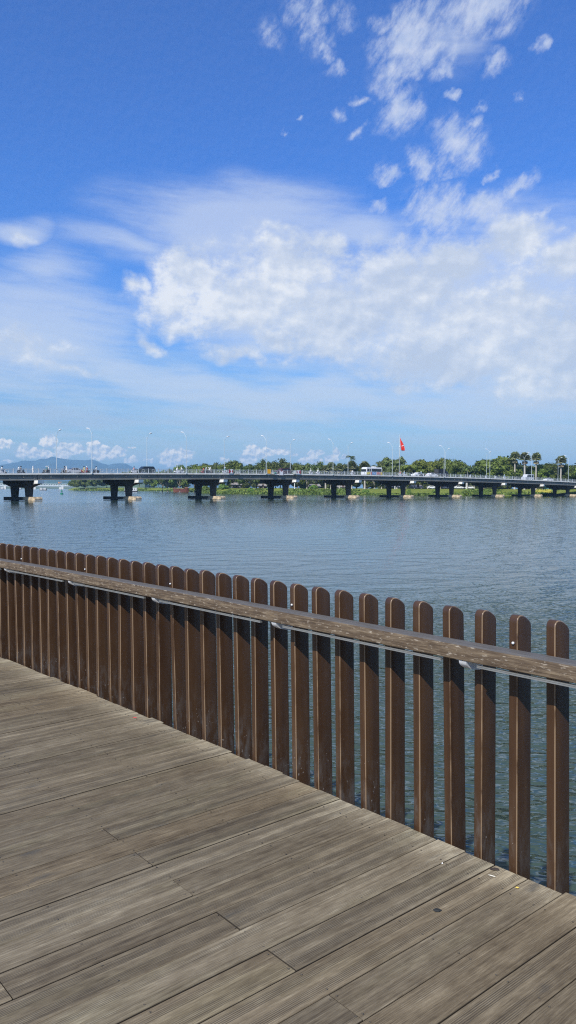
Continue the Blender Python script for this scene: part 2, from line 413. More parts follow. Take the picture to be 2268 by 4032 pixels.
def wood_deck():
    m, t, p = new_mat('weathered_deck_board')
    uv = t.n('ShaderNodeUVMap', uv_map='UVMap').outputs[0]
    at = t.n('ShaderNodeAttribute', attribute_name='tone'); sep = t.n('ShaderNodeSeparateColor'); t.link(at.outputs['Color'], sep.inputs[0])
    r1, r2, r3 = sep.outputs[0], sep.outputs[1], sep.outputs[2]
    g1 = t.noise(t.mapping(uv, (2.2, 75, 1)), 1.0, 7, 0.66, 0.6)        # long grain
    g2 = t.noise(t.mapping(uv, (14, 240, 1)), 1.0, 4, 0.65, 0.3)        # fine grain
    g3 = t.noise(t.mapping(uv, (1.8, 9, 1)), 1.0, 5, 0.65)               # blotches along a board
    g4 = t.noise(t.mapping(uv, (9, 15, 1)), 1.0, 5, 0.6)                # grime
    v = t.math('ADD', t.math('ADD', 0.07, t.math('MULTIPLY', g1, 0.43)), t.math('MULTIPLY', g2, 0.36))
    v = t.math('ADD', v, t.math('MULTIPLY', t.math('SUBTRACT', g3, 0.5), 0.42))
    v = t.math('ADD', v, t.math('MULTIPLY', t.math('SUBTRACT', g4, 0.5), 0.22))
    v = t.math('ADD', v, t.math('MULTIPLY', t.math('SUBTRACT', r1, 0.5), 0.09))
    # bleached band near the railing, where nobody walks
    ed = t.n('ShaderNodeUVMap', uv_map='EdgeUV').outputs[0]; se = t.n('ShaderNodeSeparateXYZ'); t.link(ed, se.inputs[0])
    bl = t.math('MULTIPLY', t.math('SUBTRACT', 1.0, t.sstep(t.math('ADD', se.outputs[0], t.math('MULTIPLY', t.math('SUBTRACT', g3, 0.5), 0.5)), 0.0, 0.30)), 0.16)
    v = t.math('ADD', v, bl)
    col = t.ramp(v, [(0.25, (0.052, 0.039, 0.025)), (0.38, (0.118, 0.094, 0.061)), (0.48, (0.182, 0.149, 0.099)), (0.57, (0.252, 0.211, 0.144)), (0.70, (0.45, 0.395, 0.28))])
    # boards differ in warmth; some carry a greenish or violet cast
    col = t.mix(t.math('MULTIPLY', r2, 0.4), col, t.mix(1.0, col, (1.12, 1.0, 0.84), 'MULTIPLY'))
    gr = t.noise(t.mapping(uv, (0.9, 5, 1), loc=(4, 2, 0)), 1.0, 3, 0.5)
    col = t.mix(t.math('MULTIPLY', t.sstep(gr, 0.52, 0.7), 0.45), col, t.mix(1.0, col, (0.96, 1.01, 0.93), 'MULTIPLY'))
    st = t.noise(t.mapping(uv, (2.2, 7, 1), loc=(1, 8, 0)), 1.0, 4, 0.6)
    col = t.mix(t.math('MULTIPLY', t.sstep(st, 0.62, 0.72), 0.55), col, (0.060, 0.062, 0.060))
    gn = t.n('ShaderNodeSeparateXYZ'); t.link(t.n('ShaderNodeNewGeometry').outputs['True Normal'], gn.inputs[0])
    col = t.mix(t.sstep(gn.outputs[2], 0.2, 0.75), (0.045, 0.036, 0.026), col)     # sides and ends of the boards darker than the tops
    BASECOL = col
    # two bands of fine anti-slip grooves on each board
    sv = t.n('ShaderNodeSeparateXYZ'); t.link(t.n('ShaderNodeUVMap', uv_map='BoardUV').outputs[0], sv.inputs[0])
    c = sv.outputs[1]
    band = t.math('ABSOLUTE', t.math('SUBTRACT', t.math('ABSOLUTE', c), 0.040))
    inb = t.math('SUBTRACT', 1.0, t.sstep(band, 0.018, 0.020))
    gv = t.math('SINE', t.math('MULTIPLY', c, 2 * math.pi / 0.0075))
    wear = t.sstep(t.math('ADD', g3, t.math('MULTIPLY', r3, 0.3)), 0.42, 0.72)
    groove = t.math('MULTIPLY', t.math('MULTIPLY', gv, inb), wear)
    col = t.mix(t.math('MULTIPLY', t.math('MULTIPLY', t.math('SUBTRACT', 1.0, t.sstep(gv, -0.9, 0.2)), t.math('MULTIPLY', inb, wear)), 0.65), BASECOL, (0.07, 0.058, 0.044))
    t.link(col, p.inputs['Base Color'])
    hgt = t.math('ADD', t.math('MULTIPLY', g1, 0.0032), t.math('MULTIPLY', g2, 0.0012))
    hgt = t.math('ADD', hgt, t.math('MULTIPLY', groove, 0.0011))
    b = t.n('ShaderNodeBump', ins={'Strength': 1.0, 'Distance': 1.0, 'Height': hgt}); t.link(b.outputs[0], p.inputs['Normal'])
    p.inputs['Roughness'].default_value = 0.72; p.inputs['Specular IOR Level'].default_value = 0.28
    return m

def build_deck():
    bm = bmesh.new()
    uvl = bm.loops.layers.uv.new('UVMap'); bul = bm.loops.layers.uv.new('BoardUV'); eul = bm.loops.layers.uv.new('EdgeUV')
    cl = bm.loops.layers.color.new('tone')
    rnd = random.Random(5)
    # fence line in deck coordinates
    samples = []
    for q in range(-60, 900):
        p, _ = fence_at(q * 0.1, 0.012); d = p - DO
        samples.append((d.dot(E2), d.dot(E1)))
    samples.sort(); sv = [a for a, _ in samples]; su = [b for _, b in samples]
    prof = [(-0.0777, -0.032), (-0.0777, -0.0030), (-0.0766, -0.0008), (-0.0745, 0.0), (-0.040, 0.0), (0.0, 0.0), (0.040, 0.0), (0.0745, 0.0), (0.0766, -0.0012), (0.0777, -0.0030), (0.0777, -0.032)]
    for k in range(-88, 30):
        v0 = k * BW
        ue = float(np.interp(v0, sv, su))
        if k % 2 == 0 and -3 < k < 11: ends = [(-4.0, 0.0), (0.0, None)]
        else: ends = [(-4.6, -2.3 + 0.5 * (k % 4)), (-2.3 + 0.5 * (k % 4), None)] if k > -3 else [(-4.6, None)]
        for ui, (a, b) in enumerate(ends):
            u0 = a + 0.0018; jog = rnd.uniform(-0.012, 0.014); last = b is None
            dz = rnd.uniform(-0.0018, 0.0018); tl = rnd.uniform(-0.006, 0.006)
            tone = (rnd.random(), rnd.random(), rnd.random(), 1); ou = rnd.uniform(0, 60)
            n = max(2, int(((ue if last else b) - u0) / 0.25))
            rings = []
            for s_ in range(n + 1):
                ring = []
                for (c, z) in prof:
                    u1 = (float(np.interp(v0 + c, sv, su)) + jog) if last else b - 0.0018
                    u = u0 + (u1 - u0) * s_ / n
                    w = DO + E1 * u + E2 * (v0 + c); w.z = z + dz + tl * c
                    ring.append((bm.verts.new(w), u, c))
                rings.append(ring)
            def setl(f, data):
                for lp, (u, c) in zip(f.loops, data):
                    lp[uvl].uv = (u + ou, c + k * 1.37); lp[bul].uv = (u, c)
                    ee = float(np.interp(v0 + c, sv, su)) - u
                    lp[eul].uv = (ee, 0); lp[cl] = tone
            for s_ in range(n):
                A, B = rings[s_], rings[s_ + 1]
                for j in range(len(prof) - 1):
                    f = bm.faces.new((A[j][0], B[j][0], B[j + 1][0], A[j + 1][0]))
                    setl(f, [(q[1], q[2]) for q in (A[j], B[j], B[j + 1], A[j + 1])])
            for ring in (rings[0], rings[-1]):
                f = bm.faces.new([q[0] for q in ring]); setl(f, [(q[1], q[2]) for q in ring])
    bmesh.ops.recalc_face_normals(bm, faces=bm.faces)
    me = bpy.data.meshes.new('boardwalk'); bm.to_mesh(me); bm.free()
    o = mesh_obj('boardwalk', me, wood_deck()); tag(o, kind='structure')
    dark = simple('joist_timber', (0.035, 0.030, 0.025), 0.9)
    mb = MB()
    for ju in (-4.0, -3.5, -3.0, -2.5, -2.0, -1.5, -1.0, -0.5, 0.0, 0.5, 1.0):
        a = DO + E1 * ju + E2 * (-88 * BW); b = DO + E1 * ju + E2 * (30 * BW); c = (a + b) / 2; c.z = -0.1825 - 0.033
        mb.box(c, (0.07, (b - a).length, 0.365), 0, Matrix.Rotation(DA, 3, 'Z'))
    j = mb.build('joist', dark, o)
    # edge bearer under the board ends
    eb = MB()
    pts = [fence_at(q * 0.5, 0.075, -0.15)[0] for q in range(-14, 146)]
    for a, b in zip(pts[:-1], pts[1:]):
        t = (b - a); ang = math.atan2(t.y, t.x)
        eb.box((a + b) / 2, (t.length + 0.002, 0.06, 0.22), 0, Matrix.Rotation(ang, 3, 'Z'))
    eb.build('edge_bearer', dark, o)
    # screws: pairs on every joist, at both edges of each board
    steel = simple('dull_screw_steel', (0.10, 0.085, 0.065), 0.6, metal=0.4)
    sm = MB(); n = 12
    r = 0.0040
    ringt = [(r * math.cos(2 * math.pi * i / n), r * math.sin(2 * math.pi * i / n)) for i in range(n)]
    vs = [(x, y, 0.0) for x, y in ringt] + [(x * 0.6, y * 0.6, 0.0012) for x, y in ringt] + [(x * 0.35, y * 0.35, 0.0002) for x, y in ringt]
    fs = [(i, (i + 1) % n, (i + 1) % n + n, i + n) for i in range(n)] + [(i + n, (i + 1) % n + n, (i + 1) % n + 2 * n, i + 2 * n) for i in range(n)] + [tuple(range(2 * n, 3 * n))]
    sm.add(vs, fs); sme = sm.mesh('deck_screw', steel)
    spots = []
    for k in range(-30, 14):
        for ju in (-1.0, -0.5, 0.0, 0.5, 1.0):
            for sgn in (-1, 1):
                for du in ((-0.014, 0.014) if (ju == 0.0 and k % 2 == 0 and -3 < k < 11) else (0.006,)):
                    w = DO + E1 * (ju + du + rnd.uniform(-0.008, 0.008)) + E2 * (k * BW + sgn * (0.056 + rnd.uniform(-0.004, 0.004)))
                    ue = float(np.interp(k * BW, sv, su))
                    if ju > ue - 0.05: continue
                    if w.y > 1.2 and abs(w.x / w.y) < 0.40: spots.append((w.y, w))
    spots.sort(key=lambda q: q[0])
    for q, (_, w) in enumerate(spots[:100]):
        s_ = mesh_obj('deck_screw', sme, None, o); s_.location = (w.x, w.y, 0.0012)
    rest = MB()
    for _, w in spots[100:]:
        rest.add([(w.x + a, w.y + b, 0.0030) for a, b in ringt], [tuple(range(n))])
    tag(rest.build('deck_screws', steel, o, weld=False), kind='stuff')
    # specks of litter, each lying on the boards
    def litter(name, label, cat, px, py, size, col, hgt=0.004, rot=0.0, elong=1.0):
        rr = ray(px, py); t_ = (0 - H_EYE) / rr.z; c = Vector((rr.x * t_, rr.y * t_, 0.003))
        g = MB(); nn = 9; pr = random.Random(int(px))
        lo = []; hi = []
        for i in range(nn):
            a = 2 * math.pi * i / nn; q = size * pr.uniform(0.75, 1.15)
            lo.append((q * math.cos(a) * elong, q * math.sin(a), 0)); hi.append((q * math.cos(a) * 0.6 * elong, q * math.sin(a) * 0.6, hgt))
        g.add(lo + hi, [(i, (i + 1) % nn, (i + 1) % nn + nn, i + nn) for i in range(nn)] + [tuple(range(nn, 2 * nn))])
        ob = g.build(name, simple(name + '_surface', col, 0.8, 0.2, 40), None, loc=c); ob.rotation_euler = (0, 0, rot)
        tag(ob, label, cat)
    litter('dried_leaf', 'small dark dried leaf lying on the boards in the lower right', 'leaf', 1722, 3586, 0.011, (0.02, 0.022, 0.022), elong=1.5)
    litter('pebble', 'tiny white pebble on the boards near the railing, right side', 'pebble', 1742, 3402, 0.0045, (0.75, 0.74, 0.7))
    litter('dried_stain', 'dark brown dried splash on a board close to the railing', 'stain', 1948, 3424, 0.014, (0.06, 0.045, 0.035), 0.0006, elong=1.5)
    litter('paper_scrap', 'thin red paper scrap lying on the boards close to the railing', 'scrap', 532, 2827, 0.008, (0.55, 0.08, 0.07), 0.002, rot=R(-30), elong=2.6)
    litter('yellow_petal', 'tiny yellow petal lying on the boards near the right railing', 'petal', 2036, 3497, 0.006, (0.7, 0.5, 0.1), 0.002, elong=1.4)
    litter('straw', 'short pale straw lying on a board near the dark splash', 'straw', 1937, 3451, 0.0035, (0.7, 0.66, 0.55), 0.002, rot=R(-35), elong=5)
    return o
build_deck()

# ------------------------------------------------------------------ railing
def brown_paint():
    m, t, p = new_mat('brown_picket_paint')
    co = t.n('ShaderNodeTexCoord').outputs['Object']; oi = t.n('ShaderNodeObjectInfo').outputs['Random']
    cv = t.n('ShaderNodeCombineXYZ'); t.link(t.math('MULTIPLY', oi, 37.0), cv.inputs[0]); t.link(t.math('MULTIPLY', oi, 11.0), cv.inputs[2])
    co2 = t.vmath('ADD', co, cv.outputs[0])
    a = t.noise(t.mapping(co2, (26, 26, 1.6)), 1.0, 4, 0.55)
    b = t.noise(co2, 6, 4, 0.6)
    v = t.math('ADD', t.math('MULTIPLY', a, 0.7), t.math('MULTIPLY', b, 0.3))
    v = t.math('ADD', v, t.math('MULTIPLY', t.math('SUBTRACT', oi, 0.5), 0.14))
    col = t.ramp(v, [(0.25, (0.046, 0.023, 0.012)), (0.5, (0.066, 0.034, 0.017)), (0.75, (0.092, 0.050, 0.025))])
    # scuffs and pale specks, thicker near the foot
    z = t.n('ShaderNodeSeparateXYZ'); t.link(co, z.inputs[0])
    foot = t.math('SUBTRACT', 1.0, t.sstep(z.outputs[2], 0.0, 0.38))
    sp = t.n('ShaderNodeTexVoronoi', ins={'Scale': 62.0}); t.link(t.mapping(co2, (1, 1, 0.55)), sp.inputs['Vector'])
    spn = t.noise(co2, 11, 2)
    lim = t.math('ADD', t.math('MULTIPLY', t.math('MULTIPLY', foot, oi), 0.10), t.math('MULTIPLY', spn, 0.11))
    dots = t.math('LESS_THAN', sp.outputs['Distance'], t.math('MULTIPLY', t.math('SUBTRACT', lim, 0.028), 2.0))
    rare = t.math('GREATER_THAN', t.noise(co2, 23, 1), 0.58)
    dots = t.math('MULTIPLY', t.math('MULTIPLY', dots, rare), t.math('ADD', 0.35, t.math('MULTIPLY', foot, 0.4)))
    col = t.mix(dots, col, (0.34, 0.30, 0.26))
    dn = t.noise(t.mapping(co2, (25, 25, 7)), 1.0, 5, 0.7)
    dust = t.math('MULTIPLY', t.math('MULTIPLY', t.sstep(dn, 0.42, 0.7), foot), t.math('ADD', 0.25, t.math('MULTIPLY', oi, 0.55)))
    col = t.mix(dust, col, (0.15, 0.135, 0.12))
    # sun highlight painted into the colour along the near inner arris
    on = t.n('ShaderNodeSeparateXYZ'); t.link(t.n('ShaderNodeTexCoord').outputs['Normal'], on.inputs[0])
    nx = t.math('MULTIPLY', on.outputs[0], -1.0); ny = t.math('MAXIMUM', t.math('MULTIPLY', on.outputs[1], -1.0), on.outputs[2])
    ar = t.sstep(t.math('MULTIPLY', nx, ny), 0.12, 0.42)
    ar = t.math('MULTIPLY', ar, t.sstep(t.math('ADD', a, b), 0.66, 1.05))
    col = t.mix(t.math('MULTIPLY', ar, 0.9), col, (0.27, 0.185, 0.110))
    t.link(col, p.inputs['Base Color'])
    t.link(t.math('ADD', 0.24, t.math('MULTIPLY', b, 0.2)), p.inputs['Roughness'])
    p.inputs['Specular IOR Level'].default_value = 0.45
    bp = t.n('ShaderNodeBump', ins={'Strength': 0.25, 'Distance': 0.001, 'Height': a}); t.link(bp.outputs[0], p.inputs['Normal'])
    return m

def rail_wood():
    m, t, p = new_mat('weathered_rail_timber')
    uv = t.n('ShaderNodeUVMap', uv_map='UVMap').outputs[0]
    g1 = t.noise(t.mapping(uv, (5.0, 90, 1)), 1.0, 6, 0.65, 0.6)
    g2 = t.noise(t.mapping(uv, (22, 75, 1)), 1.0, 4, 0.65)
    g3 = t.noise(t.mapping(uv, (9, 26, 1)), 1.0, 5, 0.65)
    fl = t.sstep(g2, 0.56, 0.68)
    nz = t.n('ShaderNodeNewGeometry').outputs['True Normal']; sp = t.n('ShaderNodeSeparateXYZ'); t.link(nz, sp.inputs[0])
    top = t.sstep(sp.outputs[2], 0.55, 0.95)
    v = t.math('ADD', t.math('MULTIPLY', g1, 0.65), t.math('MULTIPLY', g3, 0.35))
    side = t.ramp(v, [(0.30, (0.040, 0.027, 0.016)), (0.48, (0.105, 0.073, 0.044)), (0.66, (0.23, 0.175, 0.110))])
    side = t.mix(t.math('MULTIPLY', fl, 0.65), side, (0.46, 0.40, 0.31))
    grey = t.ramp(v, [(0.30, (0.070, 0.066, 0.062)), (0.5, (0.115, 0.108, 0.100)), (0.7, (0.175, 0.163, 0.148))])
    t.link(t.mix(top, side, grey), p.inputs['Base Color'])
    p.inputs['Roughness'].default_value = 0.62; p.inputs['Specular IOR Level'].default_value = 0.35
    h = t.math('ADD', t.math('MULTIPLY', g1, 0.003), t.math('MULTIPLY', g2, 0.0008))
    bp = t.n('ShaderNodeBump', ins={'Strength': 1.0, 'Distance': 1.0, 'Height': h}); t.link(bp.outputs[0], p.inputs['Normal'])
    return m

PW, PD = 0.045, 0.100     # picket width along the fence, depth away from the deck
def picket_mesh(mat):
    """x runs along the fence towards the far end, y away from the deck, z up; origin at the near inner foot corner"""
    bm = bmesh.new()
    out = [(0, -0.30), (0, 0.5), (0, 1.080)]
    for a in range(10, 91, 16):
        out.append((0.026 - 0.026 * math.cos(R(a)), 1.084 + 0.029 * math.sin(R(a))))
    out += [(0.042, 1.1105), (0.056, 1.1050), (0.070, 1.0970), (0.082, 1.0885), (0.091, 1.0805), (0.097, 1.072), (PD, 1.060), (PD, 0.5), (PD, -0.30)]
    A = [bm.verts.new((0, y, z)) for y, z in out]; B = [bm.verts.new((PW, y, z)) for y, z in out]
    n = len(out)
    bm.faces.new(A); bm.faces.new(B[::-1])
    for i in range(n): bm.faces.new((A[i], B[i], B[(i + 1) % n], A[(i + 1) % n]))
    bmesh.ops.recalc_face_normals(bm, faces=bm.faces)
    es = [e for e in bm.edges if (abs(e.verts[0].co.x - e.verts[1].co.x) < 1e-6)]
    vert = [e for e in es if True]
    bmesh.ops.bevel(bm, geom=vert, offset=0.0055, segments=4, profile=0.5, affect='EDGES', clamp_overlap=True)
    me = bpy.data.meshes.new('picket'); bm.to_mesh(me); bm.free(); me.materials.append(mat)
    me.polygons.foreach_set('use_smooth', [True] * len(me.polygons)); me.set_sharp_from_angle(angle=R(40))
    return me

RAIL_TOP, RAIL_H, RAIL_W, RAIL_GAP = 0.975, 0.069, 0.100, 0.036
def sweep(i0, i1, prof, name, mat, parent, step=0.5, bump_ends=0.0):
    """prof: (offset towards deck, z) polygon swept along the fence line, with uv along it"""
    bm = bmesh.new(); uvl = bm.loops.layers.uv.new('UVMap')
    N = max(2, int(abs(i1 - i0) / step)); rings = []; L = 0; last = None
    per = [0]
    for a, b in zip(prof, prof[1:] + prof[:1]): per.append(per[-1] + math.hypot(a[0] - b[0], a[1] - b[1]))
    Ls = []
    for s in range(N + 1):
        i = i0 + (i1 - i0) * s / N
        base, t = fence_at(i)
        if last is not None: L += (base - last).length
        last = base; Ls.append(L)
        nrm = Vector((-t.y, t.x, 0))
        rings.append([bm.verts.new(base + nrm * o + Vector((0, 0, z))) for o, z in prof])
    n = len(prof)
    for s in range(N):
        for j in range(n):
            f = bm.faces.new((rings[s][j], rings[s][(j + 1) % n], rings[s + 1][(j + 1) % n], rings[s + 1][j]))
            for lp, (u, v) in zip(f.loops, ((Ls[s], per[j]), (Ls[s], per[j + 1]), (Ls[s + 1], per[j + 1]), (Ls[s + 1], per[j]))): lp[uvl].uv = (u, v)
    bm.faces.new(rings[0]); bm.faces.new(rings[-1][::-1])
    bmesh.ops.recalc_face_normals(bm, faces=bm.faces)
    me = bpy.data.meshes.new(name); bm.to_mesh(me); bm.free()
    me.polygons.foreach_set('use_smooth', [True] * len(me.polygons)); me.set_sharp_from_angle(angle=R(30))
    return mesh_obj(name, me, mat, parent)

def build_railing():
    root = tag(empty('guard_railing', (0, 0, 0)), 'brown picket guard railing with a weathered timber handrail along the boardwalk edge', 'railing')
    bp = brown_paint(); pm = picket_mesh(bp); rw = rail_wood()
    steel = simple('brushed_steel', (0.80, 0.81, 0.80), 0.42, 0.05, 8, metal=0.25)
    alu = simple('aluminium_channel', (0.24, 0.245, 0.23), 0.5, 0.12, 8, metal=0.2)
    rnd = random.Random(11)
    for i in range(-6, 68):
        # the surveyed point is the far inner corner of each picket
        base, t = fence_at(i)
        nrm_out = Vector((t.y, -t.x, 0))
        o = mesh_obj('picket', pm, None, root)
        lean = R(0.7) + R(rnd.gauss(0, 0.25)); side = R(rnd.gauss(0.25, 0.3)); tw = R(rnd.gauss(6, 0.9))
        M = Matrix((t, nrm_out, Vector((0, 0, 1)))).transposed().to_4x4()
        piv = Vector((0, 0, 1.0))
        Rm = Matrix.Translation(piv) @ Matrix.Rotation(lean, 4, 'X') @ Matrix.Rotation(side, 4, 'Y') @ Matrix.Rotation(tw, 4, 'Z') @ Matrix.Translation(-piv)
        o.matrix_local = Matrix.Translation(base + nrm_out * 0.004) @ M @ Rm @ Matrix.Translation((-PW, 0, rnd.gauss(0, 0.0015)))
    g = RAIL_GAP; w = RAIL_W; zt = RAIL_TOP; zb = RAIL_TOP - RAIL_H; c = 0.006
    prof = [(g, zb + 0.003), (g, zt - 0.004), (g + 0.004, zt), (g + w * 0.33, zt + 0.0006), (g + w * 0.66, zt + 0.0006), (g + w - c, zt), (g + w - c * 0.3, zt - c * 0.3), (g + w, zt - c), (g + w, zb + 0.005), (g + w - 0.003, zb + 0.001), (g + w - 0.006, zb)]
    sweep(-7, 68, prof, 'handrail', rw, root)
    # curved steel brackets below the rail, found where the photograph shows them (1449-wide pixels)
    bx = [21, 273, 603, 1075, 1814]
    idx = []
    for x in bx:
        best = min(range(0, 3600), key=lambda q: abs(proj_x(fence_at(q * 0.01 + 0.1, 0.12, 0.89)[0]) - x))
        idx.append(best * 0.01)
    step = (idx[0] - idx[-1]) / 4
    idx = [idx[0] + step * q for q in (4, 3, 2, 1)] + idx + [idx[-1] - step]
    # quarter-round plate: front edge near the deck side, curving back and down to the picket
    for i in idx:
        base, t = fence_at(i)
        M = Matrix.Translation(base) @ Matrix((t, Vector((-t.y, t.x, 0)), Vector((0, 0, 1)))).transposed().to_4x4()
        b = MB(); pts = []
        for k in range(9):
            a = R(90 * k / 8)
            pts.append((0.004 + (w + g - 0.008) * math.cos(a), zb - 0.002 - 0.050 * math.sin(a)))
        poly = [(0.004, zb - 0.002)] + pts
        b.prism(poly, -0.019, 0.019, 'x')
        ob = b.build('rail_bracket', steel, root, smooth=35); ob.matrix_local = M
        bb = MB(); bb.box((0, 0.075, zb - 0.0012), (0.075, 0.10, 0.002)); bo = bb.build('bracket_plate', steel, ob)
    # dome bolt on the picket next to each bracket
    for i in idx:
        j = round(i - 0.35)
        base, t = fence_at(j)
        q = MB(); q.ball((0, 0, 0), (0.0065, 0.0065, 0.0065), 12, 8)
        ob = q.build('dome_bolt', steel, root, smooth=60)
        ob.location = base - t * 0.026 + Vector((-t.y, t.x, 0)) * 0.004 + Vector((0, 0, zt + 0.018))
    # aluminium light channel between brackets
    cz = zb - 0.008
    for a, b_ in zip(idx[:-1], idx[1:]):
        lo, hi = b_ + 0.66, a - 0.42
        fo = g + w - 0.003
        prof2 = [(fo - 0.018, cz), (fo, cz), (fo, cz - 0.0035), (fo - 0.003, cz - 0.0045), (fo, cz - 0.0055), (fo, cz - 0.0105), (fo - 0.018, cz - 0.0105)]
        sweep(lo, hi, prof2, 'light_channel', alu, root)
    return root
def proj_x(p):
    """x in the photograph of a surveyed point"""
    c, s = math.cos(ROLL), math.sin(ROLL)
    v = Vector((p.x, p.y, p.z - H_EYE))
    Z = v.y * math.sin(PITCH) + v.z * math.cos(PITCH); D = v.y * math.cos(PITCH) - v.z * math.sin(PITCH)
    X, Zr = v.x, Z
    dx = X * c + Zr * s
    return CX + F_PX * dx / D
build_railing()

# ------------------------------------------------------------------ river
def build_water():
    g = bpy.data.node_groups.new('ripple_height', 'ShaderNodeTree')
    g.interface.new_socket('Vector', in_out='INPUT', socket_type='NodeSocketVector')
    g.interface.new_socket('Value', in_out='OUTPUT', socket_type='NodeSocketFloat')
    t = NT(g); gi = t.n('NodeGroupInput'); go = t.n('NodeGroupOutput')
    v = gi.outputs[0]
    def layer(sx, sy, rot, amp, det, dist=0.3):
        c, s = math.cos(R(rot)), math.sin(R(rot))
        d1 = t.n('ShaderNodeVectorMath', operation='DOT_PRODUCT', ins={0: v, 1: (c * sx, s * sx, 0)})
        d2 = t.n('ShaderNodeVectorMath', operation='DOT_PRODUCT', ins={0: v, 1: (-s * sy, c * sy, 0)})
        cb = t.n('ShaderNodeCombineXYZ', ins={0: d1.outputs['Value'], 1: d2.outputs['Value']})
        n = t.n('ShaderNodeTexNoise', noise_dimensions='2D', ins={'Vector': cb.outputs[0], 'Scale': 1.0, 'Detail': det, 'Roughness': 0.5, 'Distortion': dist})
        return t.math('MULTIPLY', n.outputs[0], amp)
    h = t.math('ADD', layer(1.7, 3.8, 8, W_AMP[0], 2.0), layer(5.5, 10.0, -16, W_AMP[1], 1.0))
    h = t.math('ADD', h, layer(0.55, 0.85, 24, W_AMP[2], 1.0))
    t.link(h, go.inputs[0])
    m, t, p = new_mat('river_water')
    pos = t.n('ShaderNodeNewGeometry').outputs['Position']
    def H(v):
        nd = t.n('ShaderNodeGroup'); nd.node_tree = g; t.link(v, nd.inputs[0]); return nd.outputs[0]
    e = 0.012
    h0 = H(pos); hx = H(t.vmath('ADD', pos, (e, 0, 0))); hy = H(t.vmath('ADD', pos, (0, e, 0)))
    # gusts: patches where the ripples are steeper
    gust = t.noise(t.mapping(pos, (0.012, 0.05, 1)), 1.0, 3, 0.55)
    ga = t.math('ADD', 0.55, t.math('MULTIPLY', gust, 0.9))
    nz_ = t.n('ShaderNodeSeparateXYZ'); t.link(pos, nz_.inputs[0])
    ga = t.math('MULTIPLY', ga, t.math('SUBTRACT', 1.9, t.math('ADD', t.math('MULTIPLY', t.sstep(nz_.outputs[1], 8.0, 36.0), 0.95), t.math('MULTIPLY', t.sstep(nz_.outputs[1], 30.0, 120.0), 0.58))))
    sx = t.math('MULTIPLY', t.math('MULTIPLY', t.math('SUBTRACT', h0, hx), 1 / e), ga)
    sy = t.math('MULTIPLY', t.math('MULTIPLY', t.math('SUBTRACT', h0, hy), 1 / e), ga)
    # wind from the far bank: the faces turned to the boardwalk are the steep ones
    up = t.math('SUBTRACT', 0.0, sy)
    steep = t.math('MULTIPLY', t.math('ADD', up, t.math('SQRT', t.math('ADD', t.math('MULTIPLY', up, up), 0.0010))), 0.5)
    nearz = t.n('ShaderNodeSeparateXYZ'); t.link(pos, nearz.inputs[0])
    fary = t.sstep(nearz.outputs[1], 6.0, 26.0)                       # sheltered, rounder ripples close to the piles
    sy = t.math('ADD', t.math('MULTIPLY', sy, t.math('SUBTRACT', 1.0, fary)), t.math('MULTIPLY', t.math('MULTIPLY', steep, -1.0), fary))
    cb = t.n('ShaderNodeCombineXYZ', ins={0: sx, 1: sy, 2: 1.0})
    nrm = t.vmath('NORMALIZE', cb.outputs[0])
    t.link(nrm, p.inputs['Normal'])
    dn = t.noise(t.mapping(pos, (0.02, 0.03, 1)), 1.0, 3, 0.5)
    t.link(t.ramp(dn, [(0.3, (0.032, 0.056, 0.046)), (0.7, (0.047, 0.074, 0.060))]), p.inputs['Base Color'])
    p.inputs['Roughness'].default_value = 0.06; p.inputs['IOR'].default_value = 1.40
    b = MB(); b.add([(-16000, -2000, WATER_Z), (16000, -2000, WATER_Z), (16000, 17000, WATER_Z), (-16000, 17000, WATER_Z)], [(0, 1, 2, 3)])
    tag(b.build('river_water', m, fix=False), kind='structure')
W_AMP = (0.050, 0.022, 0.13)
build_water()

# ------------------------------------------------------------------ road bridge
BO = Vector((-54.2, 167.0, 0)); BSTEP = Vector((18.70, 15.34, 0)); BF = Vector((-9.2, 6.5, 0))
BA = BSTEP.normalized(); BSPAN = BSTEP.length; BANG = math.atan2(BA.y, BA.x)
BN = Vector((BA.y, -BA.x, 0))                     # towards the viewer's side
def bz(k): return 5.62 - 0.052 * (k - 4.2) ** 2    # top of the kerb
def bpt(k, f=0.0, z=0.0):
    """k in spans along the bridge, f from the near edge (0) to the far edge (1), z above the kerb top"""
    p = BO + BSTEP * k + BF * f; p.z = bz(k) + z
    return p

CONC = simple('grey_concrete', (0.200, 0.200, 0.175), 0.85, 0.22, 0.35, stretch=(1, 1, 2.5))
DARKCONC = simple('stained_shaded_concrete', (0.065, 0.058, 0.050), 0.9, 0.55, 0.9, stretch=(1.2, 1.2, 0.35))  # stained piers, with the shade below the deck put into the colour
PALECONC = simple('pale_kerb_concrete', (0.80, 0.78, 0.71), 0.85, 0.2, 0.6)
CAPCONC = simple('sunlit_cap_concrete', (0.52, 0.41, 0.27), 0.9, 0.5, 1.2)  # paler than the rest of the cap: sunlight put into the colour
RAILGREY = simple('painted_rail_grey', (0.42, 0.46, 0.48), 0.5, 0.1, 2)
POSTGREY = simple('rail_post_paint', (0.55, 0.58, 0.58), 0.5, 0.15, 1)
ASPH = simple('bridge_asphalt', (0.05, 0.05, 0.05), 0.9)

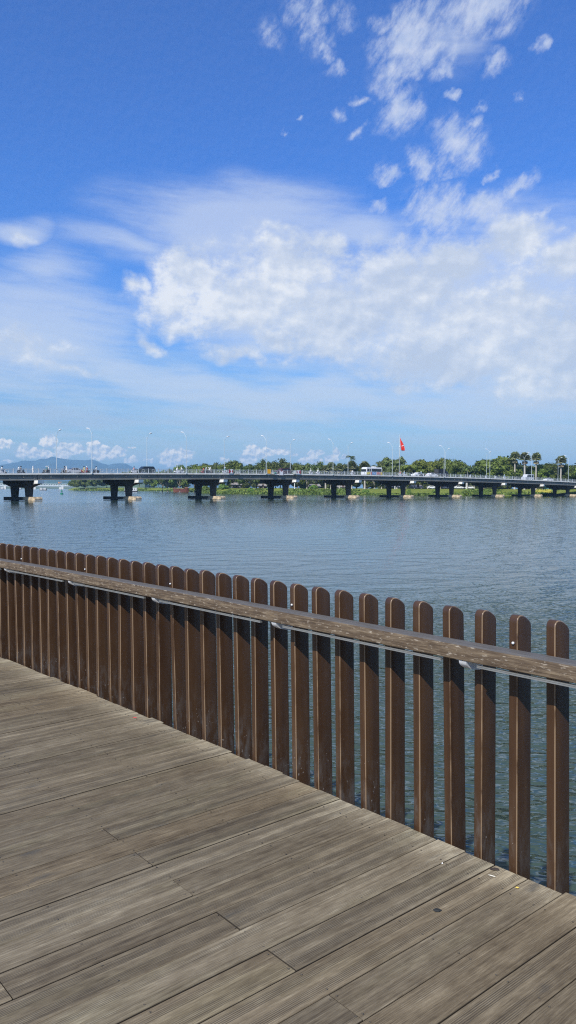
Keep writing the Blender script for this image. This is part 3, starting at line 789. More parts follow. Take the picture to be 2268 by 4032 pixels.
def build_bridge():
    root = tag(empty('road_bridge', BO), 'long low concrete road bridge on paired columns crossing the river', 'bridge')
    def put(mb, name, mat, parent=root, **kw):
        # vertices are written in world metres; the bridge stands at its own origin
        mb.v = [(x - BO.x, y - BO.y, z - BO.z) for x, y, z in mb.v]
        return mb.build(name, mat, parent, **kw)
    K0, K1 = -3, 13
    def strip(mb, k0, k1, f0, f1, z0, z1, n=1, mi=0, off=0.0):
        """a bar between spans k0..k1; f range across; z range below or above the kerb top"""
        for i in range(n):
            a = k0 + (k1 - k0) * i / n; b = k0 + (k1 - k0) * (i + 1) / n
            P = [bpt(a, f0, z0), bpt(b, f0, z0), bpt(b, f1, z0), bpt(a, f1, z0), bpt(a, f0, z1), bpt(b, f0, z1), bpt(b, f1, z1), bpt(a, f1, z1)]
            mb.add([q + BN * off for q in P], [(0, 3, 2, 1), (4, 5, 6, 7), (0, 1, 5, 4), (1, 2, 6, 5), (2, 3, 7, 6), (3, 0, 4, 7)], mi)
    # road slab, kerbs
    for k in range(K0, K1):
        g = 0.0012
        m = MB(); strip(m, k + g, k + 1 - g, 0.012, 0.988, -0.42, -0.20); put(m, 'road_slab', ASPH)
        m = MB(); strip(m, k + g, k + 1 - g, -0.020, 0.010, -0.30, 0.0, 2); put(m, 'kerb', PALECONC)
        m = MB(); strip(m, k + g, k + 1 - g, 0.990, 1.02, -0.30, 0.0, 2); put(m, 'kerb', PALECONC)
        # prestressed I beams, the near one showing its web, flanges and stiffeners
        for bi, f in enumerate((0.035, 0.34, 0.66, 0.965)):
            m = MB(); w = 0.024
            strip(m, k + 0.004, k + 0.996, f - w, f + w, -0.62, -0.425)
            strip(m, k + 0.004, k + 0.996, f - w * 0.45, f + w * 0.45, -1.22, -0.62)
            strip(m, k + 0.004, k + 0.996, f - w * 1.05, f + w * 1.05, -1.52, -1.22)
            if bi == 0:
                for e in (0.03, 0.25, 0.5, 0.75, 0.97):
                    strip(m, k + e - 0.007, k + e + 0.007, f - w * 0.98, f - w * 0.45, -1.21, -0.63)
                for e in (0.12, 0.37, 0.62, 0.87):   # deck drain pipes
                    strip(m, k + e - 0.005, k + e + 0.005, f - w * 1.5, f - w * 1.1, -0.95, -0.31)
            put(m, 'bridge_beam', CONC)
        # parapet railing for this span
        N = 9
        m = MB()
        for r, h in ((0.045, 0.98), (0.03, 0.14)):
            strip(m, k + g, k + 1 - g, -0.008, -0.003, h - r, h, 2)
        for b in range(N * 9):
            kk = k + (b + 0.5) / (N * 9)
            q = bpt(kk, -0.0055, 0)
            m.box((q.x, q.y, q.z + 0.54), (0.022, 0.022, 0.80), 0, Matrix.Rotation(BANG, 3, 'Z'))
        for b in range(N):
            kk = k + (b + 0.5) / N; q = bpt(kk, -0.009, 0.54); pr = []
            for s_ in range(13):
                a = 2 * math.pi * s_ / 12
                pr.append(q + BA * (0.38 * math.cos(a)) + Vector((0, 0, 0.30 * math.sin(a))))
            m.tube(pr, 0.035, 4, 0, False)
        rail = put(m, 'parapet_rail', RAILGREY, weld=False)
        for b in range(N):
            kk = k + b / N
            q = bpt(kk + 0.0015, -0.0055, 0.5) - BO
            p = MB(); p.box((0, 0, 0), (0.11, 0.11, 1.10)); p.box((0, 0, 0.565), (0.14, 0.14, 0.03))
            po = p.build('rail_post', POSTGREY, rail, weld=False); po.matrix_local = Matrix.Translation(q) @ Matrix.Rotation(BANG, 4, 'Z')
        m = MB()
        for r, h in ((0.05, 0.98), (0.04, 0.5), (0.04, 0.14)): strip(m, k + g, k + 1 - g, 1.002, 1.007, h - r, h, 2)
        for b in range(N * 3):
            q = bpt(k + (b + 0.5) / (N * 3), 1.0045, 0.5); m.box(q, (0.05, 0.05, 1.0), 0, Matrix.Rotation(BANG, 3, 'Z'))
        put(m, 'far_parapet', RAILGREY, weld=False)
    # piers
    L = BF.length; U = BF.normalized(); V = Vector((-U.y, U.x, 0))
    for k in range(K0 + 1, K1):
        zt = bz(k) - 1.56; org = BO + BSTEP * k
        pr = empty('pier', org - BO); pr.parent = root; pr.rotation_euler = (0, 0, math.atan2(U.y, U.x))
        # local x: from the near end (0) to the far end (L)
        cb = MB()
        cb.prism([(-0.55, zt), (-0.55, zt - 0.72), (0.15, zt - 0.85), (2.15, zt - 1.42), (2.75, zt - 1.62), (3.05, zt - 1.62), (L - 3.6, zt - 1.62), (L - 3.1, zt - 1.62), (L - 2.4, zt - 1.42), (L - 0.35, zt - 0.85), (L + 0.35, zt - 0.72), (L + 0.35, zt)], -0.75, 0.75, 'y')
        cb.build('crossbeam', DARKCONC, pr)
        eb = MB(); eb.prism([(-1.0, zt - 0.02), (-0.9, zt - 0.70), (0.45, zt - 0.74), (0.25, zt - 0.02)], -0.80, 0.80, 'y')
        eb.build('lit_beam_end', PALECONC, pr)  # near crossbeam end, added in pale concrete to stand for sunlight on it
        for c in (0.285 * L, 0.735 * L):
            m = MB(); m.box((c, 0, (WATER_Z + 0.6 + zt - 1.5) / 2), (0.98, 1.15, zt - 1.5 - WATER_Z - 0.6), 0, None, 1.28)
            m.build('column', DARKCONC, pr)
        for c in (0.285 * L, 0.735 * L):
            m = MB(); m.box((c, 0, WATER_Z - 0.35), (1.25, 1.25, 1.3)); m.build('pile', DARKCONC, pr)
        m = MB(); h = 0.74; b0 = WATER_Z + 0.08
        m.prism([(0.28 * L + 1.2, b0), (L, b0), (L, b0 + h), (0.28 * L + 1.2, b0 + h)], -0.85, 0.85, 'y'); m.build('shaded_pier_cap', DARKCONC, pr)  # far part of the pile cap, deck shade put into its dark colour
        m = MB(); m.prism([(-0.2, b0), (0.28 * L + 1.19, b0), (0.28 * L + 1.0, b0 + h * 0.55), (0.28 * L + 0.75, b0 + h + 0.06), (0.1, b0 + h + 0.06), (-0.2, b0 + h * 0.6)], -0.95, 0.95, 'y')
        m.build('sunlit_pier_cap', CAPCONC, pr)  # near part of the same pile cap, sunlight put into its colour
    # drawn on boards hung on the parapet are things of their own (see traffic)
    return root
build_bridge()

# ------------------------------------------------------------------ street lamps
LAMPWHITE = simple('lamp_pole_paint', (0.50, 0.56, 0.57), 0.45, 0.06, 1)
LAMPHEAD = simple('lamp_head_cover', (0.72, 0.74, 0.75), 0.35, 0.05, 4)
LAMPDARK = simple('lamp_head_underside', (0.09, 0.10, 0.11), 0.5, 0.1, 4)
def lamp_meshes():
    p = MB(); p.tube([(0, 0, -0.2), (0, 0, 0.15), (0, 0, 0.2), (0, 0, 9.0)], [0.15, 0.15, 0.085, 0.050], 8)
    p.box((0, 0, -0.05), (0.42, 0.42, 0.12))
    pole = p.mesh('pole', LAMPWHITE, 40)
    a = MB(); pts = []
    for i in range(9):
        s = i / 8; pts.append((1.0 * s, 0, 8.75 + 1.4 * (0.35 * s + 0.65 * math.sin(s * math.pi / 2))))
    a.tube(pts, [0.042 - 0.012 * i / 8 for i in range(9)], 6)
    a.tube([(0, 0, 8.85), (-0.35, 0, 9.45), (-0.42, 0, 9.9)], [0.03, 0.025, 0.015], 5)
    arm = a.mesh('arm', LAMPWHITE, 50)
    h = MB(); h.prism([(0.90, 10.08), (1.0, 10.22), (1.3, 10.36), (1.6, 10.38), (1.72, 10.30), (1.66, 10.23)], -0.17, 0.17, 'y', 0)
    h.prism([(1.0, 10.115), (1.64, 10.22), (1.58, 10.16), (1.08, 10.075)], -0.14, 0.14, 'y', 1)
    return pole, arm, h.mesh('lamp_head', [LAMPHEAD, LAMPDARK])
def build_lamps():
    pole, arm, head = lamp_meshes()
    root = empty('street_lamp', (0, 0, 0))
    mesh_obj('pole', pole, None, root); mesh_obj('arm', arm, None, root); mesh_obj('lamp_head', head, None, root)
    parts = [o for o in C.objects if o.parent == root]
    near = [(-0.52, ''), (0.513, 'leftmost of the'), (1.545, 'second from the left among the'), (2.578, 'third from the left among the'), (3.584, 'fourth from the left among the'), (4.61, 'fifth from the left among the'),
            (5.635, 'sixth from the left among the'), (6.66, 'seventh from the left among the'), (7.71, 'eighth from the left among the'), (8.75, 'rightmost of the')]
    near_extra = ['', 'left of the dark off-road car', 'between the dark car and the red-white boards', 'beside the yellow panel', 'midway between the white hanging board and the bus', 'just left of the red flag', 'by the dark box truck', 'before the big round tree', 'beside the grey van', 'near the last fan palm']
    far = [(-0.5, ''), (0.487, 'left of the silver hatchback'), (1.474, 'behind the dark off-road car'), (2.459, 'left of the red and white board'), (3.43, 'right of the white hanging board'), (4.398, 'in front of the coconut palm'),
           (5.37, 'just below the red flag'), (6.35, 'behind the dark box truck'), (7.34, 'by the left side of the big round tree'), (8.33, 'in front of the second fan palm'), (9.33, 'in front of the last fan palm')]
    k0 = True
    for side, lst in (('n', near), ('f', far)):
        for n_, (k, tx) in enumerate(lst):
            if tx == '': continue
            f = -0.012 if side == 'n' else 1.012
            p = bpt(k, f, -0.05 if side == 'n' else -0.05)
            if k0: o = root; k0 = False
            else:
                o = root.copy(); C.objects.link(o)
                for c in parts:
                    d = c.copy(); C.objects.link(d); d.parent = o
            o.location = p
            ang = math.atan2(BF.y, BF.x) + (0 if side == 'n' else math.pi)
            o.rotation_euler = (0, 0, ang)
            if side == 'n': lab = f'street lamp on the near railing, {near_extra[n_]}'
            else: lab = f'street lamp on the far railing, {tx}'
            tag(o, lab, 'street lamp', 'street lamps along the bridge')
build_lamps()

# ------------------------------------------------------------------ people and traffic on the bridge
def on_bridge(x, f):
    """where on the bridge, at lane fraction f, a thing stands whose place in the photograph is column x"""
    u = ray(x, 1921.5); s = u.x / u.y
    a = BO + BF * f
    return (s * a.y - a.x) / (BSTEP.x - s * BSTEP.y)
ROAD = -0.20
PAINT = {}
def paint(name, col, rough=0.35, var=0.08):
    if name not in PAINT: PAINT[name] = simple(name, col, rough, var, 2.0)
    return PAINT[name]
GLASS = simple('dark_car_glass', (0.02, 0.025, 0.03), 0.08, 0.1, 2)
TYRE = simple('black_tyre_rubber', (0.02, 0.02, 0.02), 0.8)
RIM = simple('wheel_rim_metal', (0.4, 0.4, 0.41), 0.4, metal=0.6)

def wheel(parent, x, y, r, w):
    m = MB(); m.tube([(x, y - w / 2, r), (x, y + w / 2, r)], r, 14)
    t = m.build('wheel', TYRE, parent, smooth=50)
    q = MB(); q.tube([(x, y - w / 2 - 0.012, r), (x, y + w / 2 + 0.012, r)], r * 0.6, 10)
    q.build('rim', RIM, t, smooth=50)

def vehicle(name, label, cat, x, f, prof, wins, L, W, col, wheels, r=0.32, heading=1, extra=None, group='vehicles crossing the bridge', zoff=0.0, tumble=0.86):
    """prof: side outline (x along, z); wins: side window outlines; built with tumblehome above the belt line"""
    k = on_bridge(x, f); p = bpt(k, f, ROAD + zoff)
    root = tag(empty(name, p, BANG + (0 if heading > 0 else math.pi)), label, cat, group)
    belt = max(z for _, z in prof) * 0.55; top = max(z for _, z in prof)
    m = MB()
    def ny(z): return W / 2 * (1 - (1 - tumble) * max(0, (z - belt) / (top - belt)))
    n = len(prof)
    vs = [(a - L / 2, ny(z), z) for a, z in prof] + [(a - L / 2, -ny(z), z) for a, z in prof]
    m.add(vs, [tuple(range(n)), tuple(range(2 * n - 1, n - 1, -1))] + [(i, i + n, (i + 1) % n + n, (i + 1) % n) for i in range(n)])
    m.build('body', col, root, smooth=25)
    for wn in wins:
        for sg in (1, -1):
            g = MB(); nn = len(wn)
            o = [(a - L / 2, sg * (ny(z) + 0.012), z) for a, z in wn]; i_ = [(a - L / 2, sg * (ny(z) - 0.02), z) for a, z in wn]
            g.add(o + i_, [tuple(range(nn)), tuple(range(2 * nn - 1, nn - 1, -1))] + [(i, i + nn, (i + 1) % nn + nn, (i + 1) % nn) for i in range(nn)])
            g.build('side_window', GLASS, root)
    for a in wheels:
        for sg in (1, -1): wheel(root, a - L / 2, sg * (W / 2 - 0.10), r, 0.22)
    lm = paint('headlamp_lens', (0.75, 0.75, 0.72), 0.15); rm = paint('tail_lamp_lens', (0.4, 0.02, 0.02), 0.2)
    for sg in (1, -1):
        h = MB(); h.box((L / 2 - 0.05, sg * W * 0.36, 0.72), (0.12, 0.26, 0.14)); h.build('headlight', lm, root)
        h = MB(); h.box((-L / 2 + 0.03, sg * W * 0.38, 0.85), (0.10, 0.2, 0.18)); h.build('tail_light', rm, root)
    if extra: extra(root, L, W)
    return root

def windscreen(pts_front, pts_back, W):
    def f(root, L, Wd):
        for pts in (pts_front, pts_back):
            if not pts: continue
            (a0, z0), (a1, z1) = pts
            g = MB(); s = 0.018 if pts is pts_front else -0.018
            d = Vector((a1 - a0, 0, z1 - z0)).normalized(); nn = Vector((-d.z, 0, d.x)) * (0.015 if d.z > 0 else -0.015)
            nn = Vector((abs(nn.x) * (1 if pts is pts_front else -1), 0, abs(nn.z)))
            q = [(a0 - L / 2, W * 0.46, z0), (a0 - L / 2, -W * 0.46, z0), (a1 - L / 2, -W * 0.41, z1), (a1 - L / 2, W * 0.41, z1)]
            g.add([Vector(v) + nn for v in q] + [Vector(v) - nn for v in q], [(0, 1, 2, 3), (7, 6, 5, 4), (0, 4, 5, 1), (1, 5, 6, 2), (2, 6, 7, 3), (3, 7, 4, 0)])
            g.build('windscreen', GLASS, root)
    return f
sedan = [(0.05, 0.35), (0, 0.55), (0.03, 0.88), (0.55, 1.0), (1.25, 1.42), (2.5, 1.47), (3.3, 1.05), (4.25, 0.88), (4.38, 0.6), (4.3, 0.3)]
sed_w = [[(0.85, 1.0), (1.35, 1.35), (1.95, 1.38), (1.95, 1.0)], [(2.05, 1.0), (2.05, 1.38), (2.5, 1.38), (3.05, 1.02)]]
suv = [(0.02, 0.35), (0, 1.05), (0.15, 1.25), (0.35, 1.80), (0.7, 1.88), (3.0, 1.86), (3.75, 1.22), (4.75, 1.08), (4.9, 0.7), (4.85, 0.35)]
suv_w = [[(0.4, 1.2), (0.55, 1.72), (1.35, 1.74), (1.35, 1.2)], [(1.45, 1.2), (1.45, 1.74), (2.3, 1.74), (2.3, 1.2)], [(2.4, 1.2), (2.4, 1.74), (2.9, 1.72), (3.45, 1.22)]]
vanp = [(0.0, 0.35), (0.0, 2.25), (0.15, 2.45), (4.1, 2.45), (4.75, 1.45), (5.35, 1.2), (5.45, 0.4)]
van_w = [[(0.4, 1.45), (0.4, 2.15), (1.7, 2.15), (1.7, 1.45)], [(1.9, 1.45), (1.9, 2.15), (3.3, 2.15), (3.3, 1.45)], [(3.5, 1.45), (3.5, 2.15), (4.1, 2.15), (4.5, 1.45)]]
vehicle('silver_hatchback', 'silver hatchback car driving on the left part of the bridge', 'car', 289, 0.42, sedan, sed_w, 4.4, 1.75, paint('silver_car_paint', (0.52, 0.54, 0.56)), (0.85, 3.45), heading=-1, extra=windscreen(((3.28, 1.07), (2.55, 1.44)), ((0.6, 1.03), (1.22, 1.38)), 1.75))
vehicle('dark_offroad_car', 'dark green off-road car with roof rails crossing the bridge behind the railing', 'car', 571, 0.42, suv, suv_w, 4.9, 1.9, paint('dark_green_car_paint', (0.025, 0.040, 0.036)), (0.9, 3.9), 0.38, heading=-1, extra=windscreen(((3.72, 1.25), (3.05, 1.82)), None, 1.9))
vehicle('dark_sedan', 'dark maroon car whose roof shows behind the white hanging board', 'car', 1112, 0.55, suv, suv_w, 4.9, 1.85, paint('maroon_car_paint', (0.06, 0.02, 0.025)), (0.9, 3.9), 0.36, heading=-1)
def bus_extra(root, L, W):
    cols = [('bus_yellow_paint', (0.75, 0.55, 0.04), 0.0, 0.75), ('bus_pink_paint', (0.62, 0.20, 0.17), 0.78, 2.6), ('bus_blue_paint', (0.16, 0.33, 0.60), 2.62, 4.5), ('bus_red_paint', (0.60, 0.17, 0.12), 4.52, 5.4), ('bus_bright_yellow_paint', (0.80, 0.66, 0.05), 5.42, 6.85)]
    for nm, c, a, b in cols:
        for sg in (1, -1):
            m = MB(); m.box(((a + b) / 2 - L / 2, sg * (W / 2 + 0.006), 0.85), (b - a, 0.02, 0.86)); m.build('livery_panel', paint(nm, c), root)
    m = MB(); m.box((L / 2 + 0.0, 0, 1.75), (0.06, W * 0.86, 0.75)); m.build('windscreen', GLASS, root)
    m = MB(); m.box((-0.9, 0, 2.86), (1.1, 1.3, 0.22), 0, None, 0.85); m.build('roof_unit', paint('white_bus_paint', (0.78, 0.79, 0.78)), root)
busp = [(0, 0.4), (0, 2.5), (0.12, 2.72), (6.3, 2.74), (6.75, 2.55), (6.95, 1.3), (6.95, 0.4)]
bus_w = [[(0.3, 1.4), (0.3, 2.25), (4.6, 2.25), (4.6, 1.4)], [(4.85, 1.0), (4.85, 2.25), (5.35, 2.25), (5.35, 1.0)], [(5.55, 1.4), (5.55, 2.25), (6.5, 2.25), (6.65, 1.4)]]
vehicle('minibus', 'white-roofed minibus with yellow, pink and blue side panels on the bridge', 'bus', 1463, 0.45, busp, bus_w, 7.0, 2.3, paint('white_bus_paint', (0.78, 0.79, 0.78)), (1.5, 5.6), 0.42, heading=-1, extra=bus_extra, tumble=0.94)
def truck_extra(root, L, W):
    m = MB(); m.box((-0.9, 0, 1.9), (3.6, 2.1, 2.0)); m.build('cargo_box', paint('black_cargo_box', (0.018, 0.020, 0.022), 0.6), root)
    m = MB(); m.box((-2.72, 0, 2.0), (0.05, 1.8, 1.5)); m.build('rear_door', paint('cargo_door_grey', (0.05, 0.05, 0.05), 0.6), root)
trp = [(3.8, 0.5), (3.8, 2.1), (4.2, 2.25), (4.9, 2.2), (5.35, 1.4), (5.45, 0.5)]
vehicle('box_truck', 'black box truck showing above the railing near the seventh span', 'truck', 1738, 0.6, trp, [[(4.1, 1.35), (4.1, 2.0), (4.85, 2.0), (5.1, 1.35)]], 5.5, 1.9, paint('black_truck_paint', (0.03, 0.03, 0.035)), (1.0, 4.6), 0.38, heading=1, extra=truck_extra, zoff=0.1)
vehicle('white_sedan', 'white sedan just left of the black box truck', 'car', 1699, 0.30, sedan, sed_w, 4.4, 1.75, paint('white_car_paint', (0.80, 0.80, 0.79)), (0.85, 3.45), heading=1, extra=windscreen(((3.28, 1.07), (2.55, 1.44)), None, 1.75))
vehicle('grey_van', 'pale grey van crossing the bridge below the fan palms', 'van', 2077, 0.42, vanp, van_w, 5.5, 1.95, paint('pale_grey_van_paint', (0.50, 0.52, 0.54)), (0.95, 4.5), 0.35, heading=-1, tumble=0.92)
vehicle('white_hatchback', 'white car near the right end of the bridge, right of the grey van', 'car', 2157, 0.34, sedan, sed_w, 4.4, 1.75, paint('white_car_paint', (0.80, 0.80, 0.79)), (0.85, 3.45), heading=-1, extra=windscreen(((3.28, 1.07), (2.55, 1.44)), None, 1.75))
vehicle('white_saloon', 'white saloon car just right of the pair of riders under the flag', 'car', 1643, 0.34, sedan, sed_w, 4.4, 1.75, paint('white_car_paint', (0.80, 0.80, 0.79)), (0.85, 3.45), heading=-1)

# motor scooters: one of each paint, then copied
def scooter_meshes(colname, col):
    body = MB()
    body.prism([(-0.85, 0.55), (-0.80, 0.82), (-0.15, 0.80), (-0.02, 0.50), (0.30, 0.42), (0.48, 0.95), (0.58, 1.0), (0.62, 0.80), (0.50, 0.30), (-0.10, 0.28), (-0.55, 0.35)], -0.14, 0.14, 'y', 0)
    body.prism([(-0.80, 0.82), (-0.75, 0.90), (-0.10, 0.86), (-0.14, 0.79)], -0.13, 0.13, 'y', 1)
    bm_ = body.mesh('scooter_body', [paint(colname, col), paint('black_seat_vinyl', (0.02, 0.02, 0.02), 0.6)], 30)
    bar = MB(); bar.tube([(0.42, -0.34, 1.08), (0.52, -0.1, 1.06), (0.52, 0.1, 1.06), (0.42, 0.34, 1.08)], 0.022, 6); bar.tube([(0.52, 0, 1.06), (0.68, 0, 0.30)], 0.03, 6)
    hb = bar.mesh('handlebar', paint('black_seat_vinyl', (0.02, 0.02, 0.02), 0.6))
    w = MB(); w.tube([(0, -0.05, 0.27), (0, 0.05, 0.27)], 0.27, 14); wm = w.mesh('wheel', TYRE, 50)
    return bm_, hb, wm
SC = {}
def scooter(x, f, colname, col, heading, label):
    if colname not in SC: SC[colname] = scooter_meshes(colname, col)
    b, h, w = SC[colname]
    p = bpt(on_bridge(x, f), f, ROAD)
    r = tag(empty('motor_scooter', p, BANG + (0 if heading > 0 else math.pi)), label, 'scooter', 'motor scooters on the bridge')
    mesh_obj('scooter_body', b, None, r); mesh_obj('handlebar', h, None, r)
    for xx in (-0.58, 0.68): mesh_obj('wheel', w, None, r, (xx, 0, 0))
    return p
def person_mesh(kind, shirt, legs, skin, hair):
    """one continuous skinned body; kind 'ride' sits on a scooter seat, 'stand' stands, 'walk' strides"""
    if kind == 'ride':
        J = [((-.25, 0, .95), .15), ((-.22, 0, 1.15), .14), ((-.14, 0, 1.38), .16), ((-.11, 0, 1.50), .06), ((-.08, 0, 1.60), .085), ((-.06, 0, 1.70), .095)]
        E = [(0, 1), (1, 2), (2, 3), (3, 4), (4, 5)]
        for s in (1, -1):
            b = len(J); J += [((-.14, s * .19, 1.40), .06), ((.08, s * .27, 1.20), .048), ((.38, s * .28, 1.10), .038), ((-.20, s * .12, .93), .11), ((.20, s * .16, .88), .085), ((.16, s * .14, .45), .055), ((.32, s * .14, .40), .045)]
            E += [(2, b), (b, b + 1), (b + 1, b + 2), (0, b + 3), (b + 3, b + 4), (b + 4, b + 5), (b + 5, b + 6)]
    else:
        st = 0.0 if kind == 'stand' else 0.22
        J = [((0, 0, .92), .14), ((0, 0, 1.12), .13), ((0, 0, 1.36), .16), ((0, 0, 1.48), .06), ((0.01, 0, 1.57), .085), ((0.02, 0, 1.66), .095)]
        E = [(0, 1), (1, 2), (2, 3), (3, 4), (4, 5)]
        for s in (1, -1):
            b = len(J); J += [((0, s * .20, 1.38), .06), ((-.04 * s * 2, s * .24, 1.10), .046), ((.02 - s * .1, s * .24, .84), .036), ((0, s * .10, .90), .11), ((s * st * .6, s * .11, .50), .07), ((s * st - .03, s * .11, .08), .05), ((s * st + .12, s * .11, .04), .042)]
            E += [(2, b), (b, b + 1), (b + 1, b + 2), (0, b + 3), (b + 3, b + 4), (b + 4, b + 5), (b + 5, b + 6)]
    me = bpy.data.meshes.new('person'); me.from_pydata([j[0] for j in J], E, [])
    o = bpy.data.objects.new('tmp_person', me); C.objects.link(o)
    md = o.modifiers.new('skin', 'SKIN'); sd = o.modifiers.new('sub', 'SUBSURF'); sd.levels = 1; sd.render_levels = 1
    for i, j in enumerate(J):
        me.skin_vertices[0].data[i].radius = (j[1], j[1]); me.skin_vertices[0].data[i].use_root = (i == 0)
    dg = bpy.context.evaluated_depsgraph_get(); ev = o.evaluated_get(dg)
    nm = bpy.data.meshes.new_from_object(ev); bpy.data.objects.remove(o); 
    nm.name = 'person'; nm.materials.clear()
    for m in (shirt, legs, skin, hair): nm.materials.append(m)
    hip = 0.95 if kind == 'ride' else 0.93; neck = 1.50 if kind == 'ride' else 1.47
    for pl in nm.polygons:
        c = pl.center; pl.use_smooth = True
        if c.z > neck + 0.14 or (c.z > neck + 0.07 and c.x < (-.12 if kind == 'ride' else -0.04)): pl.material_index = 3
        elif c.z > neck: pl.material_index = 2
        elif kind == 'ride' and c.z < 1.0: pl.material_index = 1
        elif kind != 'ride' and c.z < hip and abs(c.y) < 0.19: pl.material_index = 1
        elif abs(c.y) > 0.235 and c.z < 1.25: pl.material_index = 2
    return nm
SKIN = paint('tan_skin', (0.30, 0.17, 0.10), 0.6); HAIR = paint('black_hair', (0.012, 0.010, 0.010), 0.5)
CLOTH = {'white': (0.78, 0.78, 0.76), 'grey': (0.25, 0.27, 0.30), 'teal': (0.05, 0.28, 0.28), 'yellow': (0.78, 0.66, 0.22), 'coral': (0.62, 0.14, 0.10), 'pink': (0.55, 0.25, 0.24), 'black': (0.02, 0.02, 0.025), 'blue': (0.25, 0.42, 0.62), 'navy': (0.03, 0.04, 0.08), 'khaki': (0.35, 0.28, 0.18)}
PM = {}; hel = MB(); hel.ball((0, 0, 0), (0.145, 0.135, 0.13), 10, 7); hel.prism([(0.10, -0.01), (0.20, -0.04), (0.10, 0.04)], -0.08, 0.08, 'y')
HEL = {}
def person(kind, x, f, shirt, legs, heading, label, helmet=None, back=0.0, dz=0.0, group='people on the bridge'):
    key = (kind, shirt, legs)
    if key not in PM: PM[key] = person_mesh(kind, paint(shirt + '_cloth', CLOTH[shirt], 0.8), paint(legs + '_cloth', CLOTH[legs], 0.8), SKIN, HAIR)
    p = bpt(on_bridge(x, f), f, ROAD + dz) 
    a = BANG + (0 if heading > 0 else math.pi)
    p = p - Vector((math.cos(a), math.sin(a), 0)) * back
    o = mesh_obj('person', PM[key]); o.location = p; o.rotation_euler = (0, 0, a)
    tag(o, label, 'person', group)
    if helmet:
        if helmet not in HEL: HEL[helmet] = hel.mesh('helmet', paint(helmet + '_helmet', CLOTH[helmet], 0.3), 50)
        h = mesh_obj('helmet', HEL[helmet], None, o, (-0.06, 0, 1.72) if kind == 'ride' else (0.02, 0, 1.68))
    return o
WH = ('white_scooter_paint', (0.75, 0.75, 0.74)); BK = ('black_scooter_paint', (0.02, 0.02, 0.022)); RD = ('red_scooter_paint', (0.35, 0.03, 0.03))
def rider(x, f, sc, heading, shirt, legs, helmet, slab, plab, pillion=None):
    scooter(x, f, *sc, heading, slab)
    person('ride', x, f, shirt, legs, heading, plab, helmet)
    if pillion:
        person('ride', x, f, pillion[0], pillion[1], heading, pillion[3], pillion[2], back=0.42, dz=0.03)
rider(10, .30, WH, 1, 'white', 'navy', 'black', 'white scooter at the left end of the bridge', 'rider in white shirt and dark helmet at the left end of the bridge')
rider(84, .30, BK, 1, 'grey', 'black', 'black', 'black scooter, second from the left end of the bridge', 'rider in grey on the second scooter from the left', ('white', 'grey', None, 'passenger in white seated behind the rider in grey'))
person('stand', 130, .16, 'white', 'white', 1, 'person all in white standing at the bridge railing on the left', 'white')
rider(182, .30, BK, -1, 'teal', 'khaki', 'white', 'black scooter ridden by the person in teal', 'rider in teal jacket and white helmet', ('white', 'black', 'white', 'passenger in white behind the rider in teal'))
rider(254, .36, BK, -1, 'navy', 'black', 'black', 'black scooter just left of the silver hatchback', 'rider in dark clothes just left of the silver hatchback')
person('walk', 262, .14, 'white', 'khaki', -1, 'person in white with white cap walking beside the silver hatchback', 'white')
rider(330, .25, RD, -1, 'yellow', 'yellow', 'black', 'red scooter carrying the person in a yellow raincoat', 'rider in a yellow raincoat right of the silver hatchback')
rider(341, .36, BK, -1, 'coral', 'white', 'white', 'black scooter carrying the person in coral red', 'rider in coral red top and white helmet beside the yellow raincoat')
rider(378, .30, BK, -1, 'white', 'black', 'black', 'black scooter just right of the first near lamp', 'rider in white shirt just right of the first near lamp')
rider(529, .30, WH, 1, 'pink', 'white', 'black', 'white scooter just left of the dark off-road car', 'rider in pink just left of the dark off-road car')
rider(699, .30, WH, 1, 'white', 'white', 'white', 'white scooter left of the second near lamp', 'rider all in white left of the second near lamp')
rider(714, .40, WH, -1, 'white', 'grey', 'white', 'white scooter nearest to the left of the second near lamp', 'rider in white shirt and grey trousers left of the second near lamp')
rider(803, .45, RD, 1, 'coral', 'black', 'black', 'red scooter left of the group in white helmets', 'rider in coral red left of the group in white helmets')
rider(813, .30, BK, 1, 'white', 'black', 'white', 'black scooter, leftmost under the group in white helmets', 'leftmost rider of the group in white helmets')
rider(822, .38, BK, -1, 'white', 'navy', 'white', 'black scooter in the middle of the white helmet group', 'middle rider of the group in white helmets')
rider(829, .30, BK, 1, 'white', 'khaki', 'white', 'black scooter, rightmost under the group in white helmets', 'rightmost rider of the group in white helmets')
rider(887, .30, WH, 1, 'teal', 'white', 'white', 'white scooter left of the red and white board', 'rider in teal left of the red and white board')
rider(1222, .30, WH, -1, 'white', 'grey', 'white', 'white scooter between the second red board and the rider in white', 'rider in white shirt right of the second red and white board')
rider(1253, .20, WH, 1, 'white', 'white', 'white', 'white scooter alone in the middle of the bridge', 'rider all in white alone in the middle of the bridge')
rider(1389, .26, WH, 1, 'white', 'grey', None, 'white scooter right of the coconut palm lamp', 'bareheaded rider in white left of the minibus')
rider(1575, .30, WH, -1, 'coral', 'white', 'white', 'white scooter below the red flag', 'rider in coral red below the red flag')
rider(1591, .30, WH, -1, 'blue', 'white', 'white', 'white scooter just right of the flagpole pair', 'rider in pale blue just right of the flagpole')
rider(1657, .26, BK, -1, 'blue', 'navy', 'white', 'black scooter between the two white cars', 'rider in pale blue between the two white cars')
rider(1986, .26, WH, 1, 'blue', 'white', 'white', 'white scooter right of the big round tree', 'rider in pale blue right of the big round tree')

